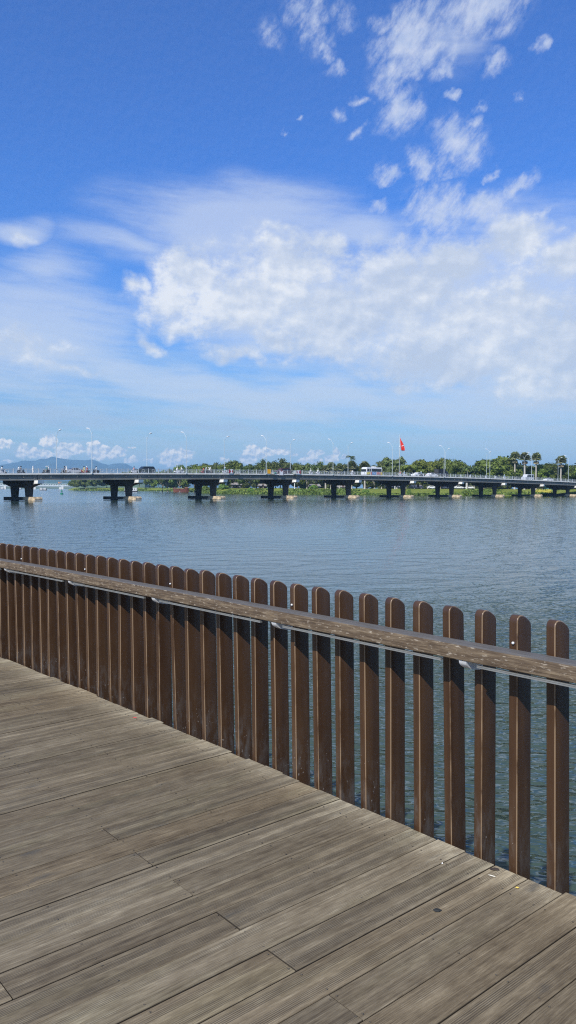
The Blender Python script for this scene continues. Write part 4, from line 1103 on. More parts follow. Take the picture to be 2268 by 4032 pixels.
# boards and panels fixed to the parapet
def hang(name, label, cat, x, w, z0, z1, col, poly=None, second=None, group=None, fo=-0.030):
    p = bpt(on_bridge(x, 0), fo, 0); r = tag(empty(name, p, BANG), label, cat, group)
    m = MB(); m.box((0, 0, (z0 + z1) / 2), (w, 0.06, z1 - z0)); m.build('board', col, r)
    if poly:
        for pl in poly:
            q = MB(); q.prism(pl, -0.045, -0.033, 'y'); q.build('painted_shape', second, r)
    fr = MB()
    for a in (-w / 2 - 0.03, w / 2 + 0.03): fr.box((a, 0, (z0 + z1) / 2), (0.05, 0.08, z1 - z0 + 0.1))
    fr.build('board_frame', RAILGREY, r)
    return r
whiteb = paint('white_board_paint', (0.80, 0.80, 0.80), 0.6); redb = paint('dark_red_board_paint', (0.33, 0.02, 0.035), 0.6)
hang('navigation_board', 'red and white warning board with hourglass shape on the railing, left one', 'sign', 905, 1.25, 0.02, 1.02, whiteb, [[(-0.62, 0.04), (-0.62, 1.0), (-0.30, 1.0), (-0.30, 0.04)], [(-0.28, 0.04), (-0.28, 1.0), (0.02, 0.52)], [(0.60, 0.04), (0.60, 1.0), (0.24, 0.52)]], redb, 'warning boards on the railing')
hang('navigation_board', 'red and white warning board with hourglass shape on the railing, right one', 'sign', 1172, 1.45, 0.02, 1.02, whiteb, [[(0.70, 0.04), (0.70, 1.0), (0.38, 1.0), (0.38, 0.04)], [(0.36, 0.04), (0.36, 1.0), (0.06, 0.52)], [(-0.70, 0.04), (-0.70, 1.0), (-0.34, 0.52)]], redb, 'warning boards on the railing')
hang('hanging_board', 'white board with notched top and thin red edge hanging over the kerb', 'sign', 1104, 1.25, -0.42, 0.86, redb, [[(-0.55, -0.38), (0.55, -0.38), (0.55, 0.84), (0.0, 0.58), (-0.55, 0.84)]], whiteb)
hang('yellow_sign', 'plain yellow upright panel on the railing beside the third near lamp', 'panel', 1055, 1.15, 0.02, 1.18, paint('yellow_panel_paint', (0.85, 0.42, 0.01), 0.5))
hang('green_sign', 'small green sign on the railing right of the yellow panel', 'sign', 1079, 0.75, 0.10, 0.45, paint('green_sign_paint', (0.15, 0.42, 0.30), 0.5))
hang('white_placard', 'white placard on the railing just left of the second red and white board', 'sign', 1156, 0.7, 0.02, 0.85, paint('cream_placard_paint', (0.70, 0.72, 0.66), 0.6))
def nav_lamp(x, label):
    p = bpt(on_bridge(x, 0), -0.05, 0); r = tag(empty('light_bracket', p, BANG), label, 'bracket', 'grey brackets bolted below the railing')
    m = MB(); m.box((0, -0.05, -0.16), (1.0, 0.55, 0.14)); m.build('tray', paint('bracket_dark_grey', (0.08, 0.09, 0.09), 0.6), r)
    m = MB()
    for a in (-0.55, -0.1, 0.4): m.box((a, -0.05, 0.18), (0.08, 0.1, 0.55))
    m.box((-0.1, -0.05, 0.42), (1.15, 0.08, 0.08)); m.build('guard_bars', paint('white_guard_paint', (0.7, 0.72, 0.7), 0.5), r)
nav_lamp(929, 'grey bracket with white bars right of the left warning board')
nav_lamp(1067, 'grey bracket with white bars right of the yellow panel')
nav_lamp(1155, 'grey bracket with white bars left of the right warning board')
def disc(x, label, r_=0.42, z=0.42):
    p = bpt(on_bridge(x, 0), -0.018, z); r = tag(empty('round_sign', p, BANG), label, 'sign', 'round white signs on the railing')
    m = MB(); m.tube([(0, -0.025, 0), (0, 0.025, 0)], r_, 20); m.build('disc', whiteb, r, smooth=50)
    m = MB(); m.box((0, 0.05, -0.1), (0.06, 0.05, 0.9)); m.build('stay', RAILGREY, r)
disc(1812, 'small round white sign on the railing, leftmost of four', 0.30)
disc(1849, 'round white sign on the railing, second from the left of four')
disc(1910, 'round white sign on the railing left of the lamp pair', 0.38, 0.25)
disc(1949, 'round white sign on the railing, rightmost of four')

# ------------------------------------------------------------------ far bank
BANKW = [(262, 800), (290, 752), (420, 690), (600, 640), (720, 590), (800, 450), (870, 402), (1000, 385), (1330, 358), (1600, 338), (1900, 324), (2268, 309), (2700, 296), (3400, 285)]
def bank_line():
    return [Vector((gx(x, Y), Y, 0)) for x, Y in BANKW]
BL = bank_line()
def bank_edge(X):
    xs = [p.x for p in BL]; return float(np.interp(X, xs, [p.y for p in BL]))
def hash2(x, y, s=0):
    return (math.sin(x * 12.9898 + y * 78.233 + s * 37.7) * 43758.5453) % 1.0
def vnoise(x, y, s=0):
    xi, yi = math.floor(x), math.floor(y); fx, fy = x - xi, y - yi; fx = fx * fx * (3 - 2 * fx); fy = fy * fy * (3 - 2 * fy)
    a, b, c, d = hash2(xi, yi, s), hash2(xi + 1, yi, s), hash2(xi, yi + 1, s), hash2(xi + 1, yi + 1, s)
    return (a * (1 - fx) + b * fx) * (1 - fy) + (c * (1 - fx) + d * fx) * fy
def ground_z(X, Y):
    d = Y - bank_edge(X)
    t = min(max(d / 34.0, 0), 1); t = t * t * (3 - 2 * t)
    return WATER_Z - 0.25 + 0.55 * min(max(d / 2.0, 0), 1) + 2.45 * t + 0.35 * (vnoise(X * .12, Y * .12) - .5) * t

def build_ground():
    m, t, p = new_mat('bank_grass')
    pos = t.n('ShaderNodeNewGeometry').outputs['Position']
    n = t.noise(t.mapping(pos, (0.10, 0.16, 0.3)), 1.0, 6, 0.65)
    n2 = t.noise(t.mapping(pos, (1.1, 1.1, 1.1)), 1.0, 4, 0.6)
    v = t.math('ADD', t.math('MULTIPLY', n, 0.6), t.math('MULTIPLY', n2, 0.4))
    t.link(t.ramp(v, [(0.3, (0.090, 0.120, 0.024)), (0.46, (0.185, 0.230, 0.040)), (0.6, (0.260, 0.300, 0.060)), (0.75, (0.34, 0.33, 0.11))]), p.inputs['Base Color'])
    p.inputs['Roughness'].default_value = 0.85; p.inputs['Specular IOR Level'].default_value = 0.15
    b = t.n('ShaderNodeBump', ins={'Strength': 1.0, 'Distance': 1.2, 'Height': n2}); t.link(b.outputs[0], p.inputs['Normal'])
    vs = []; fs = []
    xs = np.linspace(BL[0].x, BL[-1].x, 420); ds = [0, 0.6, 1.5, 3, 5, 8, 11, 15, 20, 26, 34, 45, 60, 90, 160, 400, 1200, 3500]
    nx, nd = len(xs), len(ds)
    for x in xs:
        e = bank_edge(x)
        for i, d in enumerate(ds):
            wob = (vnoise(x * .21, 3.1) - .5) * 3.2 if d < 20 else 0
            fan = x if d < 100 else x + (x + 100) * (d / 3500) * 1.5
            vs.append((fan, e + d + wob, ground_z(x, e + d)))
    for i in range(nx - 1):
        for j in range(nd - 1):
            a = i * nd + j; fs.append((a, a + nd, a + nd + 1, a + 1))
    g = MB(); g.add(vs, fs); tag(g.build('river_bank', m, fix=False, smooth=60), kind='structure')
    # tall reeds and bushes along the water: a ragged mass nobody could count
    rn = np.random.default_rng(3); V = []; Fc = []; mi = []
    x0, x1 = BL[1].x, BL[-1].x
    for q in range(15000):
        x = x0 + (x1 - x0) * rn.random() ** 0.8; d = rn.random() ** 1.5 * 26; y = bank_edge(x) + d
        dens = vnoise(x * .07, y * .10, 5)
        if dens < 0.62 and d > 5: continue
        h = (0.5 + 1.3 * dens * rn.random()) * (1.15 if d < 6 else 0.55); w = 0.35 + 0.5 * rn.random(); a = rn.random() * 3.14
        z = ground_z(x, y) - 0.1; dx, dy = math.cos(a) * w, math.sin(a) * w; lx, ly = rn.normal(0, .25, 2)
        b = len(V); V += [(x - dx, y - dy, z), (x + dx, y + dy, z), (x + dx * .7 + lx, y + dy * .7 + ly, z + h), (x - dx * .5 + lx, y - dy * .5 + ly, z + h * .85)]
        Fc.append((b, b + 1, b + 2, b + 3)); mi.append(0 if rn.random() < 0.5 else (1 if rn.random() < .6 else 2))
    me = bpy.data.meshes.new('reeds'); me.from_pydata(V, [], Fc)
    for c in ((0.075, 0.105, 0.020), (0.11, 0.150, 0.028), (0.16, 0.19, 0.04)): me.materials.append(leaf_mat('reed', c))
    me.polygons.foreach_set('material_index', mi)
    tag(mesh_obj('bank_reeds', me), kind='stuff')

LM = {}
def leaf_mat(name, col):
    key = (name, col)
    if key in LM: return LM[key]
    m, t, p = new_mat(name + '_foliage')
    pos = t.n('ShaderNodeTexCoord').outputs['Object']; oi = t.n('ShaderNodeObjectInfo').outputs['Random']
    n = t.noise(pos, 0.8, 4, 0.6)
    lo = tuple(c * .50 for c in col); hi = tuple(min(1, c * 1.7) for c in col)
    c1 = t.ramp(n, [(0.32, lo), (0.5, col), (0.7, hi)])
    hs = t.n('ShaderNodeHueSaturation', ins={'Color': c1}); t.link(t.math('ADD', 0.485, t.math('MULTIPLY', oi, 0.03)), hs.inputs['Hue']); t.link(t.math('ADD', 0.8, t.math('MULTIPLY', oi, 0.4)), hs.inputs['Value'])
    t.link(hs.outputs[0], p.inputs['Base Color'])
    p.inputs['Roughness'].default_value = 0.6; p.inputs['Specular IOR Level'].default_value = 0.25
    LM[key] = m; return m
BARK = simple('tree_bark', (0.22, 0.18, 0.14), 0.9, 0.35, 1.5, stretch=(1, 1, .3))
PALEBARK = simple('pale_bark', (0.42, 0.38, 0.32), 0.9, 0.3, 1.5, stretch=(1, 1, .3))

def leaf_cloud(lobes, n, size, seed, col, core=0.72):
    """leaf clumps spread over and inside many overlapping lobes, around dark branchy cores"""
    rn = np.random.default_rng(seed)
    L = np.array(lobes)  # x y z rx rz
    area = L[:, 3] ** 2; w = area / area.sum()
    idx = rn.choice(len(L), n, p=w)
    d = rn.normal(size=(n, 3)); d /= np.linalg.norm(d, axis=1)[:, None]
    d[:, 2] = np.where((d[:, 2] < -0.3) & (rn.random(n) < .6), -d[:, 2], d[:, 2])
    rad = 0.78 + 0.30 * rn.random(n) ** 0.8
    # knobbly surface
    kn = 1 + 0.22 * np.sin(d[:, 0] * 7 + idx) * np.sin(d[:, 1] * 8 + idx * 2) + 0.12 * np.sin(d[:, 2] * 9 + idx)
    R_ = np.stack([L[idx, 3], L[idx, 3], L[idx, 4]], 1)
    c = L[idx, :3] + d * R_ * (rad * kn)[:, None]
    nrm = d / R_; nrm /= np.linalg.norm(nrm, axis=1)[:, None]
    nrm = nrm + rn.normal(size=(n, 3)) * 0.50; nrm /= np.linalg.norm(nrm, axis=1)[:, None]
    a = np.cross(nrm, rn.normal(size=(n, 3))); a /= np.linalg.norm(a, axis=1)[:, None]; b = np.cross(nrm, a)
    s = size * (0.6 + 0.8 * rn.random(n)); s2 = s * (0.45 + 0.4 * rn.random(n))
    A = a * s[:, None]; B = b * s2[:, None]
    V = np.stack([c - A, c - B * .9, c + A, c + B], 1).reshape(-1, 3)
    F = np.arange(n * 4).reshape(n, 4).tolist()
    V = V.tolist()
    for (x, y, z, rx, rz) in lobes:                     # dark interior so that the crown is not see-through everywhere
        m = MB(); m.ball((x, y, z), (rx * core, rx * core, rz * core), 8, 6)
        o = len(V)
        V += [(px + (hash2(px, py) - .5) * rx * .25, py + (hash2(py, pz) - .5) * rx * .25, pz + (hash2(pz, px) - .5) * rz * .25) for px, py, pz in m.v]
        F += [tuple(o + i for i in f) for f in m.f]
    me = bpy.data.meshes.new('crown'); me.from_pydata(V, [], F); me.materials.append(leaf_mat('broadleaf', col)); me.update()
    return me
def tree_kind(kind, seed):
    """returns crown and trunk meshes for a tree 1 unit = 1 m, about 14 m tall, standing at its foot"""
    rn = random.Random(seed); lobes = []
    if kind == 'dome':
        H, Rr = 9.0, 7.0
        for i in range(26):
            a = rn.uniform(0, 6.28); q = rn.random() ** .5
            lobes.append((math.cos(a) * Rr * q * .82, math.sin(a) * Rr * q * .82, 3.6 + (1 - q * q) ** .5 * 6.4 * rn.uniform(.86, 1), rn.uniform(1.6, 2.8), rn.uniform(1.3, 2.1)))
        for i in range(10):
            a = rn.uniform(0, 6.28); lobes.append((math.cos(a) * 5.6, math.sin(a) * 5.6, rn.uniform(3.0, 5.2), rn.uniform(1.5, 2.2), rn.uniform(1.2, 1.7)))
        col = (0.100, 0.135, 0.022); n = 3600; sz = .42
    elif kind == 'spread':
        for i in range(26):
            a = rn.uniform(0, 6.28); q = rn.random() ** .5
            lobes.append((math.cos(a) * 8.6 * q, math.sin(a) * 8.6 * q, 6.6 + (1 - q * q) ** .5 * 4.2 * rn.uniform(.8, 1) + rn.uniform(-.5, .4), rn.uniform(1.8, 2.8), rn.uniform(.8, 1.3)))
        col = (0.140, 0.178, 0.028); n = 3400; sz = .42
    elif kind == 'airy':
        for i in range(30):
            a = rn.uniform(0, 6.28); q = rn.random() ** .6
            lobes.append((math.cos(a) * 7.2 * q, math.sin(a) * 7.2 * q, 4.5 + (1 - q * q) ** .5 * 8.4 * rn.random() ** .6, rn.uniform(1.0, 1.9), rn.uniform(.8, 1.4)))
        col = (0.115, 0.140, 0.042); n = 3000; sz = .40
    elif kind == 'dark':
        for i in range(24):
            a = rn.uniform(0, 6.28); q = rn.random() ** .5
            lobes.append((math.cos(a) * 5.2 * q, math.sin(a) * 5.2 * q, 3.4 + (1 - q * q) ** .5 * 7.8 * rn.uniform(.84, 1), rn.uniform(1.5, 2.3), rn.uniform(1.4, 2.2)))
        col = (0.070, 0.098, 0.019); n = 3200; sz = .38
    else:  # bush
        for i in range(14):
            a = rn.uniform(0, 6.28); q = rn.random() ** .5
            lobes.append((math.cos(a) * 2.2 * q, math.sin(a) * 2.2 * q, .9 + (1 - q) * 2.0 * rn.random(), rn.uniform(.8, 1.3), rn.uniform(.7, 1.1)))
        col = (0.12, 0.19, 0.034); n = 1100; sz = .30
    crown = leaf_cloud(lobes, n, sz, seed, col)
    m = MB()
    top = 2.0 if kind == 'bush' else 7.5; r0 = .12 if kind == 'bush' else .42
    m.tube([(0, 0, -.5), (0, 0, .3), (.1, 0, top * .35), (.25, .1, top * .7), (.2, .1, top)], [r0 * 1.3, r0, r0 * .8, r0 * .5, r0 * .25], 8)
    for i in range(6 if kind != 'bush' else 3):
        a = i * 6.28 / 6 + rn.uniform(-.3, .3); z0 = top * rn.uniform(.28, .5); q = lobes[(i * 3) % len(lobes)]
        m.tube([(.1, 0, z0), (q[0] * .45, q[1] * .45, z0 + (q[2] - z0) * .45), (q[0] * .9, q[1] * .9, q[2])], [r0 * .5, r0 * .32, r0 * .1], 6)
    return crown, m.mesh('trunk', PALEBARK if kind in ('airy', 'spread') else BARK, 60)
TK = {}
def get_kind(kind, v):
    if (kind, v) not in TK: TK[(kind, v)] = tree_kind(kind, {'dome': 10, 'spread': 20, 'airy': 30, 'dark': 40, 'bush': 50}[kind] + v)
    return TK[(kind, v)]
HK = {'dome': (11.8, 6.0), 'spread': (12.0, 7.8), 'airy': (13.6, 6.2), 'dark': (12.9, 5.2), 'bush': (3.7, 2.8)}
def tree(x, ytop, wpx, kind, label, Y=None, name='broadleaf_tree', group='trees on the far bank', v=None):
    if Y is None: Y = bank_edge(gx(x, 380)) + 42
    if kind in ('airy', 'spread'): wpx *= 1.25
    X = gx(x, Y); z0 = ground_z(X, Y); zt = at_dist(x, ytop, Y).z; w = wpx * 1.08 * Y / F_PX / 2
    hh, ww = HK[kind]; sz = (zt - z0) / hh; sx = w / ww
    crown, trunk = get_kind(kind, (int(x) // 7) % 3 if v is None else v)
    r = tag(empty(name, (X, Y, z0), hash2(x, ytop) * 6.28), label, 'bush' if kind == 'bush' else 'tree', group)
    r.scale = (sx, sx, sz)
    mesh_obj('crown', crown, None, r); mesh_obj('trunk', trunk, None, r)
    return r
build_ground()
# ------------------------------------------------------------------ palms
def fan_palm_meshes(seed):
    rn = random.Random(seed); m = MB()
    Hh = 13.0
    def fan(c, d, r, mi, fold=.25):
        d = d.normalized(); u = d.cross(Vector((0, 0, 1))); 
        if u.length < .1: u = Vector((1, 0, 0))
        u.normalize(); w = u.cross(d); n = 9
        tips = []; base = c
        vs = [base]
        for i in range(n + 1):
            a = -2.1 + 4.2 * i / n
            rad = r * (1.0 if i % 1 == 0 else .8) * rn.uniform(.85, 1.05)
            tip = base + d * math.cos(a) * rad * .9 + u * math.sin(a) * rad + w * (rn.uniform(-.12, .12) - abs(math.sin(a)) * fold) * r
            mid = base + d * math.cos(a + .16) * rad * .62 + u * math.sin(a + .16) * rad * .62
            vs += [tip, mid]
        fs = []
        for i in range(n): fs.append((0, 1 + 2 * i, 2 + 2 * i)); fs.append((0, 2 + 2 * i, 3 + 2 * i))
        m.add(vs, fs, mi)
    for i in range(38):
        a = i * 2.39996; el = -0.35 + 1.75 * (i / 38)
        d = Vector((math.cos(a) * math.cos(el), math.sin(a) * math.cos(el), math.sin(el)))
        st = 1.05 + rn.uniform(-.15, .2)
        c = Vector((0, 0, Hh)) + d * st
        m.tube([(0, 0, Hh - .1), c], [.06, .035], 4, 2, False)
        fan(c, (d + Vector((0, 0, -.12))), rn.uniform(1.0, 1.3), 0 if rn.random() < .7 else 1)
    for i in range(20):   # dry skirt
        a = i * 2.39996; el = -.9 - .4 * rn.random()
        d = Vector((math.cos(a) * math.cos(el), math.sin(a) * math.cos(el), math.sin(el)))
        c = Vector((0, 0, Hh - .3)) + d * 1.0
        fan(c, d, rn.uniform(.8, 1.05), 3)
    crown = m.mesh('crown', [leaf_mat('palm', (0.15, 0.18, 0.065)), leaf_mat('palm', (0.30, 0.31, 0.16)), leaf_mat('palm_stalk', (0.16, 0.17, 0.06)), leaf_mat('dry_palm', (0.34, 0.29, 0.17))], fix=False)
    t = MB(); t.tube([(0, 0, -.5), (0, 0, .4), (.05, 0, 6), (0, 0, Hh)], [.42, .30, .25, .22], 8)
    return crown, t.mesh('trunk', PALEBARK, 60)
def coco_meshes(seed, droop=1.0):
    rn = random.Random(seed); m = MB(); Hh = 13.0
    for i in range(16):
        a = i * 2.39996; el = rn.uniform(.1, 1.1); Ln = rn.uniform(3.0, 3.9)
        pts = []
        for s in range(8):
            q = s / 7; r = Ln * q * math.cos(el * (1 - q * .3)); z = Ln * (math.sin(el) * q - droop * .75 * q * q)
            pts.append(Vector((math.cos(a) * r, math.sin(a) * r, Hh + z)))
        m.tube(pts, [.06 - .006 * s for s in range(8)], 4, 1, False)
        side = Vector((-math.sin(a), math.cos(a), 0))
        for s in range(1, 24):
            q = s / 24; f = q * 7; i0 = min(int(f), 6); p = pts[i0].lerp(pts[i0 + 1], f - i0); dirv = (pts[i0 + 1] - pts[i0]).normalized()
            ll = 1.0 * math.sin(math.pi * min(.97, q * .85 + .12)) + .12
            for sg in (1, -1):
                tip = p + side * sg * ll * .75 + dirv * ll * .45 + Vector((0, 0, -.45 * ll))
                b = dirv * .09
                m.add([p - b, p + b, tip], [(0, 1, 2)], 0)
    crown = m.mesh('crown', [leaf_mat('palm', (0.060, 0.10, 0.030)), leaf_mat('palm_stalk', (0.16, 0.17, 0.06))], fix=False)
    t = MB(); t.tube([(0, 0, -.5), (.1, 0, .4), (.25, 0, 6), (0, 0, Hh)], [.34, .24, .19, .15], 8)
    return crown, t.mesh('trunk', PALEBARK, 60)
FP = [fan_palm_meshes(1), fan_palm_meshes(2)]; CP = [coco_meshes(5), coco_meshes(6, 1.2)]
def palm(x, ytop, wpx, label, kind='fan', Y=None, v=0, lean=0.0):
    if Y is None: Y = bank_edge(gx(x, 380)) + 36
    X = gx(x, Y); z0 = ground_z(X, Y); zt = at_dist(x, ytop, Y).z
    hh, ww = (15.2, 2.4) if kind == 'fan' else (14.3, 3.6)
    crown, trunk = (FP if kind == 'fan' else CP)[v]
    s = wpx * 1.18 * Y / F_PX / 2 / ww
    r = tag(empty('fan_palm' if kind == 'fan' else 'coconut_palm', (X, Y, z0), hash2(x, 1) * 6.28), label, 'palm tree', 'palm trees on the far bank')
    tz = (zt - z0 - (hh - 13) * s) / 13.0
    c = mesh_obj('crown', crown, None, r); c.scale = (s, s, s); c.location = (0, 0, 13 * tz - 13 * s)
    t = mesh_obj('trunk', trunk, None, r); t.scale = (s, s, tz)
    return r
palm(2026, 1775, 48, 'tall fan palm, leftmost of the three tall ones in a row', v=0)
palm(2065, 1777, 50, 'tall fan palm, middle one of the three in a row', v=1)
palm(2110, 1779, 48, 'tall fan palm, rightmost of the three in a row', v=0)
palm(2208, 1790, 50, 'tall fan palm standing alone near the right edge', v=1)
palm(1136, 1822, 42, 'fan palm right behind the lamp by the white hanging board', v=0)
palm(1282, 1828, 44, 'low fan palm just left of the fourth near lamp', v=1)
palm(1304, 1816, 46, 'fan palm with grey-green head at the fourth near lamp', v=0)
palm(1337, 1821, 42, 'fan palm midway between the fourth near lamp and the coconut palm', v=1)
palm(1384, 1811, 48, 'stout fan palm right under the coconut palm', v=0)
palm(1436, 1812, 52, 'broad fan palm above the left end of the minibus', v=1)
palm(1381, 1791, 44, 'tall coconut palm with drooping fronds left of the minibus', 'coco', v=0)
palm(1840, 1831, 44, 'pale green coconut palm between the two big round trees', 'coco', v=1)
palm(1868, 1838, 40, 'small coconut palm at the left foot of the big round tree', 'coco', v=0)
TL = [ # x, top, width, kind, label
 (708, 1829, 62, 'dome', 'small round tree left of the second near lamp'),
 (660, 1846, 60, 'dark', 'low dark tree rising just over the railing, right of the dark off-road car'),
 (640, 1850, 70, 'dome', 'low round tree behind the railing right of the dark off-road car'),
 (765, 1826, 84, 'dome', 'rounded green tree right of the second near lamp'),
 (806, 1829, 64, 'spread', 'flat-topped tree behind the riders in white helmets'),
 (845, 1829, 52, 'dark', 'narrow dark tree right of the riders in white helmets'),
 (885, 1822, 60, 'dome', 'green tree left of the tall domed one'),
 (918, 1812, 98, 'dome', 'broad domed light green tree above the left warning board'),
 (984, 1824, 72, 'dark', 'dark dense tree left of the third near lamp'),
 (1036, 1808, 66, 'dark', 'tall dark tree at the third near lamp'),
 (1066, 1815, 50, 'dark', 'narrow dark tree right of the third near lamp'),
 (1104, 1804, 84, 'dark', 'broad dark tree above the white hanging board'),
 (1172, 1821, 62, 'dome', 'olive green tree above the right warning board'),
 (1208, 1822, 54, 'airy', 'pale feathery tree right of the right warning board'),
 (1249, 1816, 74, 'dark', 'dense deep green tree behind the lone white rider'),
 (1405, 1836, 60, 'dome', 'low green tree at the foot of the coconut palm'),
 (1360, 1846, 60, 'bushy', ''),
 (1474, 1830, 56, 'spread', 'yellow-green tree above the right end of the minibus'),
 (1525, 1799, 76, 'airy', 'tall airy tree left of the flagpole'),
 (1562, 1797, 80, 'airy', 'tall airy tree right behind the flagpole'),
 (1598, 1810, 64, 'airy', 'airy grey-green tree right of the flagpole'),
 (1632, 1822, 84, 'spread', 'flat-crowned light green tree left of the black box truck'),
 (1502, 1806, 60, 'airy', 'airy tree at the left edge of the flagpole group'),
 (1658, 1811, 70, 'dome', 'rounded tree left of the two white cars'),
 (1762, 1806, 66, 'dome', 'round tree just right above the black box truck'),
 (1912, 1806, 90, 'dome', 'left shoulder tree of the biggest round tree'),
 (1998, 1806, 90, 'dome', 'right shoulder tree of the biggest round tree'),
 (1684, 1807, 92, 'spread', 'wide spreading tree behind the two white cars'),
 (1734, 1801, 76, 'dome', 'tall green tree behind the black box truck'),
 (1793, 1807, 92, 'dome', 'broad dark green tree right of the black box truck'),
 (1886, 1822, 56, 'airy', 'slender pale tree at the left edge of the big round tree'),
 (1953, 1791, 160, 'dome', 'biggest round tree, standing left of the three tall fan palms'),
 (2048, 1836, 70, 'dome', 'low tree under the leftmost of the tall fan palms'),
 (2090, 1832, 66, 'airy', 'loose tree between the tall fan palms'),
 (2136, 1826, 74, 'dome', 'bushy green tree behind the right white car'),
 (2164, 1817, 74, 'dark', 'tree rising behind the blue-roofed house'),
 (2196, 1838, 52, 'airy', 'pale leafless-looking tree beside the blue-roofed house'),
 (2240, 1824, 70, 'dark', 'dark tree at the right edge of the view'),
 (2275, 1832, 70, 'dome', 'tree cut by the right edge of the view'),
]
for (x, yt, w, k, lab) in TL:
    if k == 'bushy': continue
    tree(x, yt, w, k, lab)
# trees of the distant left reach, seen under the bridge
FARL = [(303, 1884, 60, 'dome', 'leftmost tree of the far point, at the river bend'), (338, 1878, 66, 'dome', 'round tree second from the river bend'), (378, 1880, 64, 'dome', 'round tree seen just left of the second pier'),
        (420, 1874, 70, 'dark', 'dark tree seen between the columns of the second pier'), (462, 1876, 70, 'dome', 'tree seen between the second pier columns on the right'), (506, 1850, 66, 'dome', 'tree whose top peeks over the railing left of the dark off-road car'),
        (548, 1870, 66, 'dark', 'dark tree right of the second pier under the bridge'), (588, 1866, 66, 'dome', 'tree under the bridge left of the wooden barge'), (625, 1866, 60, 'spread', 'spreading tree just left of the wooden barge'),
        (668, 1868, 60, 'dark', 'dark tree right behind the wooden barge')]
for (x, yt, w, k, lab) in FARL:
    tree(x, yt, w, k, lab, Y=bank_edge(gx(x, 700)) + 40)
# a second row deeper in the park, filling the shade under the bridge
lab2 = 0
rn2 = random.Random(9)
second = [(730, 'behind the left column of the third pier'), (800, 'between the columns of the third pier'), (870, 'right of the third pier'), (948, 'midway between third and fourth piers'), (1010, 'left of the fourth pier'), (1085, 'between the columns of the fourth pier'),
          (1160, 'right of the fourth pier'), (1228, 'midway between fourth and fifth piers'), (1300, 'left of the fifth pier'), (1370, 'between the columns of the fifth pier'), (1445, 'right of the fifth pier'), (1515, 'left of the sixth pier'), (1580, 'between the columns of the sixth pier'),
          (1655, 'right of the sixth pier'), (1730, 'left of the seventh pier'), (1835, 'right of the seventh pier'), (1905, 'left of the eighth pier'), (2000, 'right of the eighth pier'), (2075, 'left of the ninth pier'), (2170, 'right of the ninth pier'), (2250, 'by the tenth pier')]
for i, (x, where) in enumerate(second):
    Y = bank_edge(gx(x, 420)) + 75
    tree(x, 1856 + rn2.uniform(-6, 8), 84, ('dark', 'dome', 'dark', 'spread')[i % 4], f'tree deep in the riverside park, {where}', Y=Y, group='back row of park trees')
# the closed wood further back, seen only as one mass between the nearer trees
def back_wood():
    rn = random.Random(21); pts = []
    x = 770
    while x < 2330:
        top = 1836 + 9 * math.sin(x * .021) + rn.uniform(-7, 7)
        if 1855 < x < 1880: top += 10
        pts.append((x, top)); x += rn.uniform(11, 19)
    lobes = []
    for x, top in pts:
        Y = bank_edge(gx(x, 430)) + 120; zt = at_dist(x, top, Y).z; X = gx(x, Y)
        for q in range(4):
            lobes.append((X + rn.uniform(-2, 2), Y + rn.uniform(-6, 6), zt - 2.2 - q * 3.1, rn.uniform(2.6, 4.2), rn.uniform(1.8, 2.6)))
    me = leaf_cloud(lobes, 26000, .55, 77, (0.060, 0.082, 0.020), .8)
    tag(mesh_obj('far_wood', me), kind='stuff')
back_wood()
def flowers():
    rn = random.Random(4); V = []; Fc = []
    for q in range(260):
        x = rn.uniform(2112, 2172); Y = bank_edge(gx(x, 315)) + rn.uniform(5, 16); X = gx(x, Y); z = ground_z(X, Y) + rn.uniform(.3, 1.0); s = rn.uniform(.12, .24); b = len(V)
        V += [(X - s, Y, z - s * .5), (X + s, Y, z - s * .4), (X + s, Y + s, z + s), (X - s, Y + s, z + s)]; Fc.append((b, b + 1, b + 2, b + 3))
    me = bpy.data.meshes.new('flowers'); me.from_pydata(V, [], Fc); me.materials.append(leaf_mat('yellow_flower', (0.38, 0.36, 0.05)))
    tag(mesh_obj('yellow_flowers', me), kind='stuff')
flowers()
# low shrubs on the bank
for x, yt, w, lab in [(985, 1917, 26, 'low shrub on the bank between third and fourth piers'), (905, 1922, 22, 'low shrub at the water right of the third pier'), (1205, 1920, 26, 'low shrub on the grass right of the fourth pier'),
                      (1440, 1918, 24, 'low shrub right of the fifth pier'), (1612, 1924, 20, 'low shrub right of the sixth pier'), (812, 1906, 34, 'leafy shrub between the columns of the third pier'), (1715, 1921, 26, 'low shrub left of the seventh pier'),
                      (880, 1903, 40, 'leafy shrub just right of the third pier'), (1235, 1906, 36, 'leafy shrub under the trees right of the fourth pier'), (2150, 1930, 60, 'wide low shrub right of the ninth pier at the water'), (1835, 1921, 30, 'low shrub between seventh and eighth piers')]:
    Y = bank_edge(gx(x, 380)) + (10 if yt > 1915 else 30)
    tree(x, yt, w, 'bush', lab, Y=Y, name='shrub', group='shrubs on the far bank')

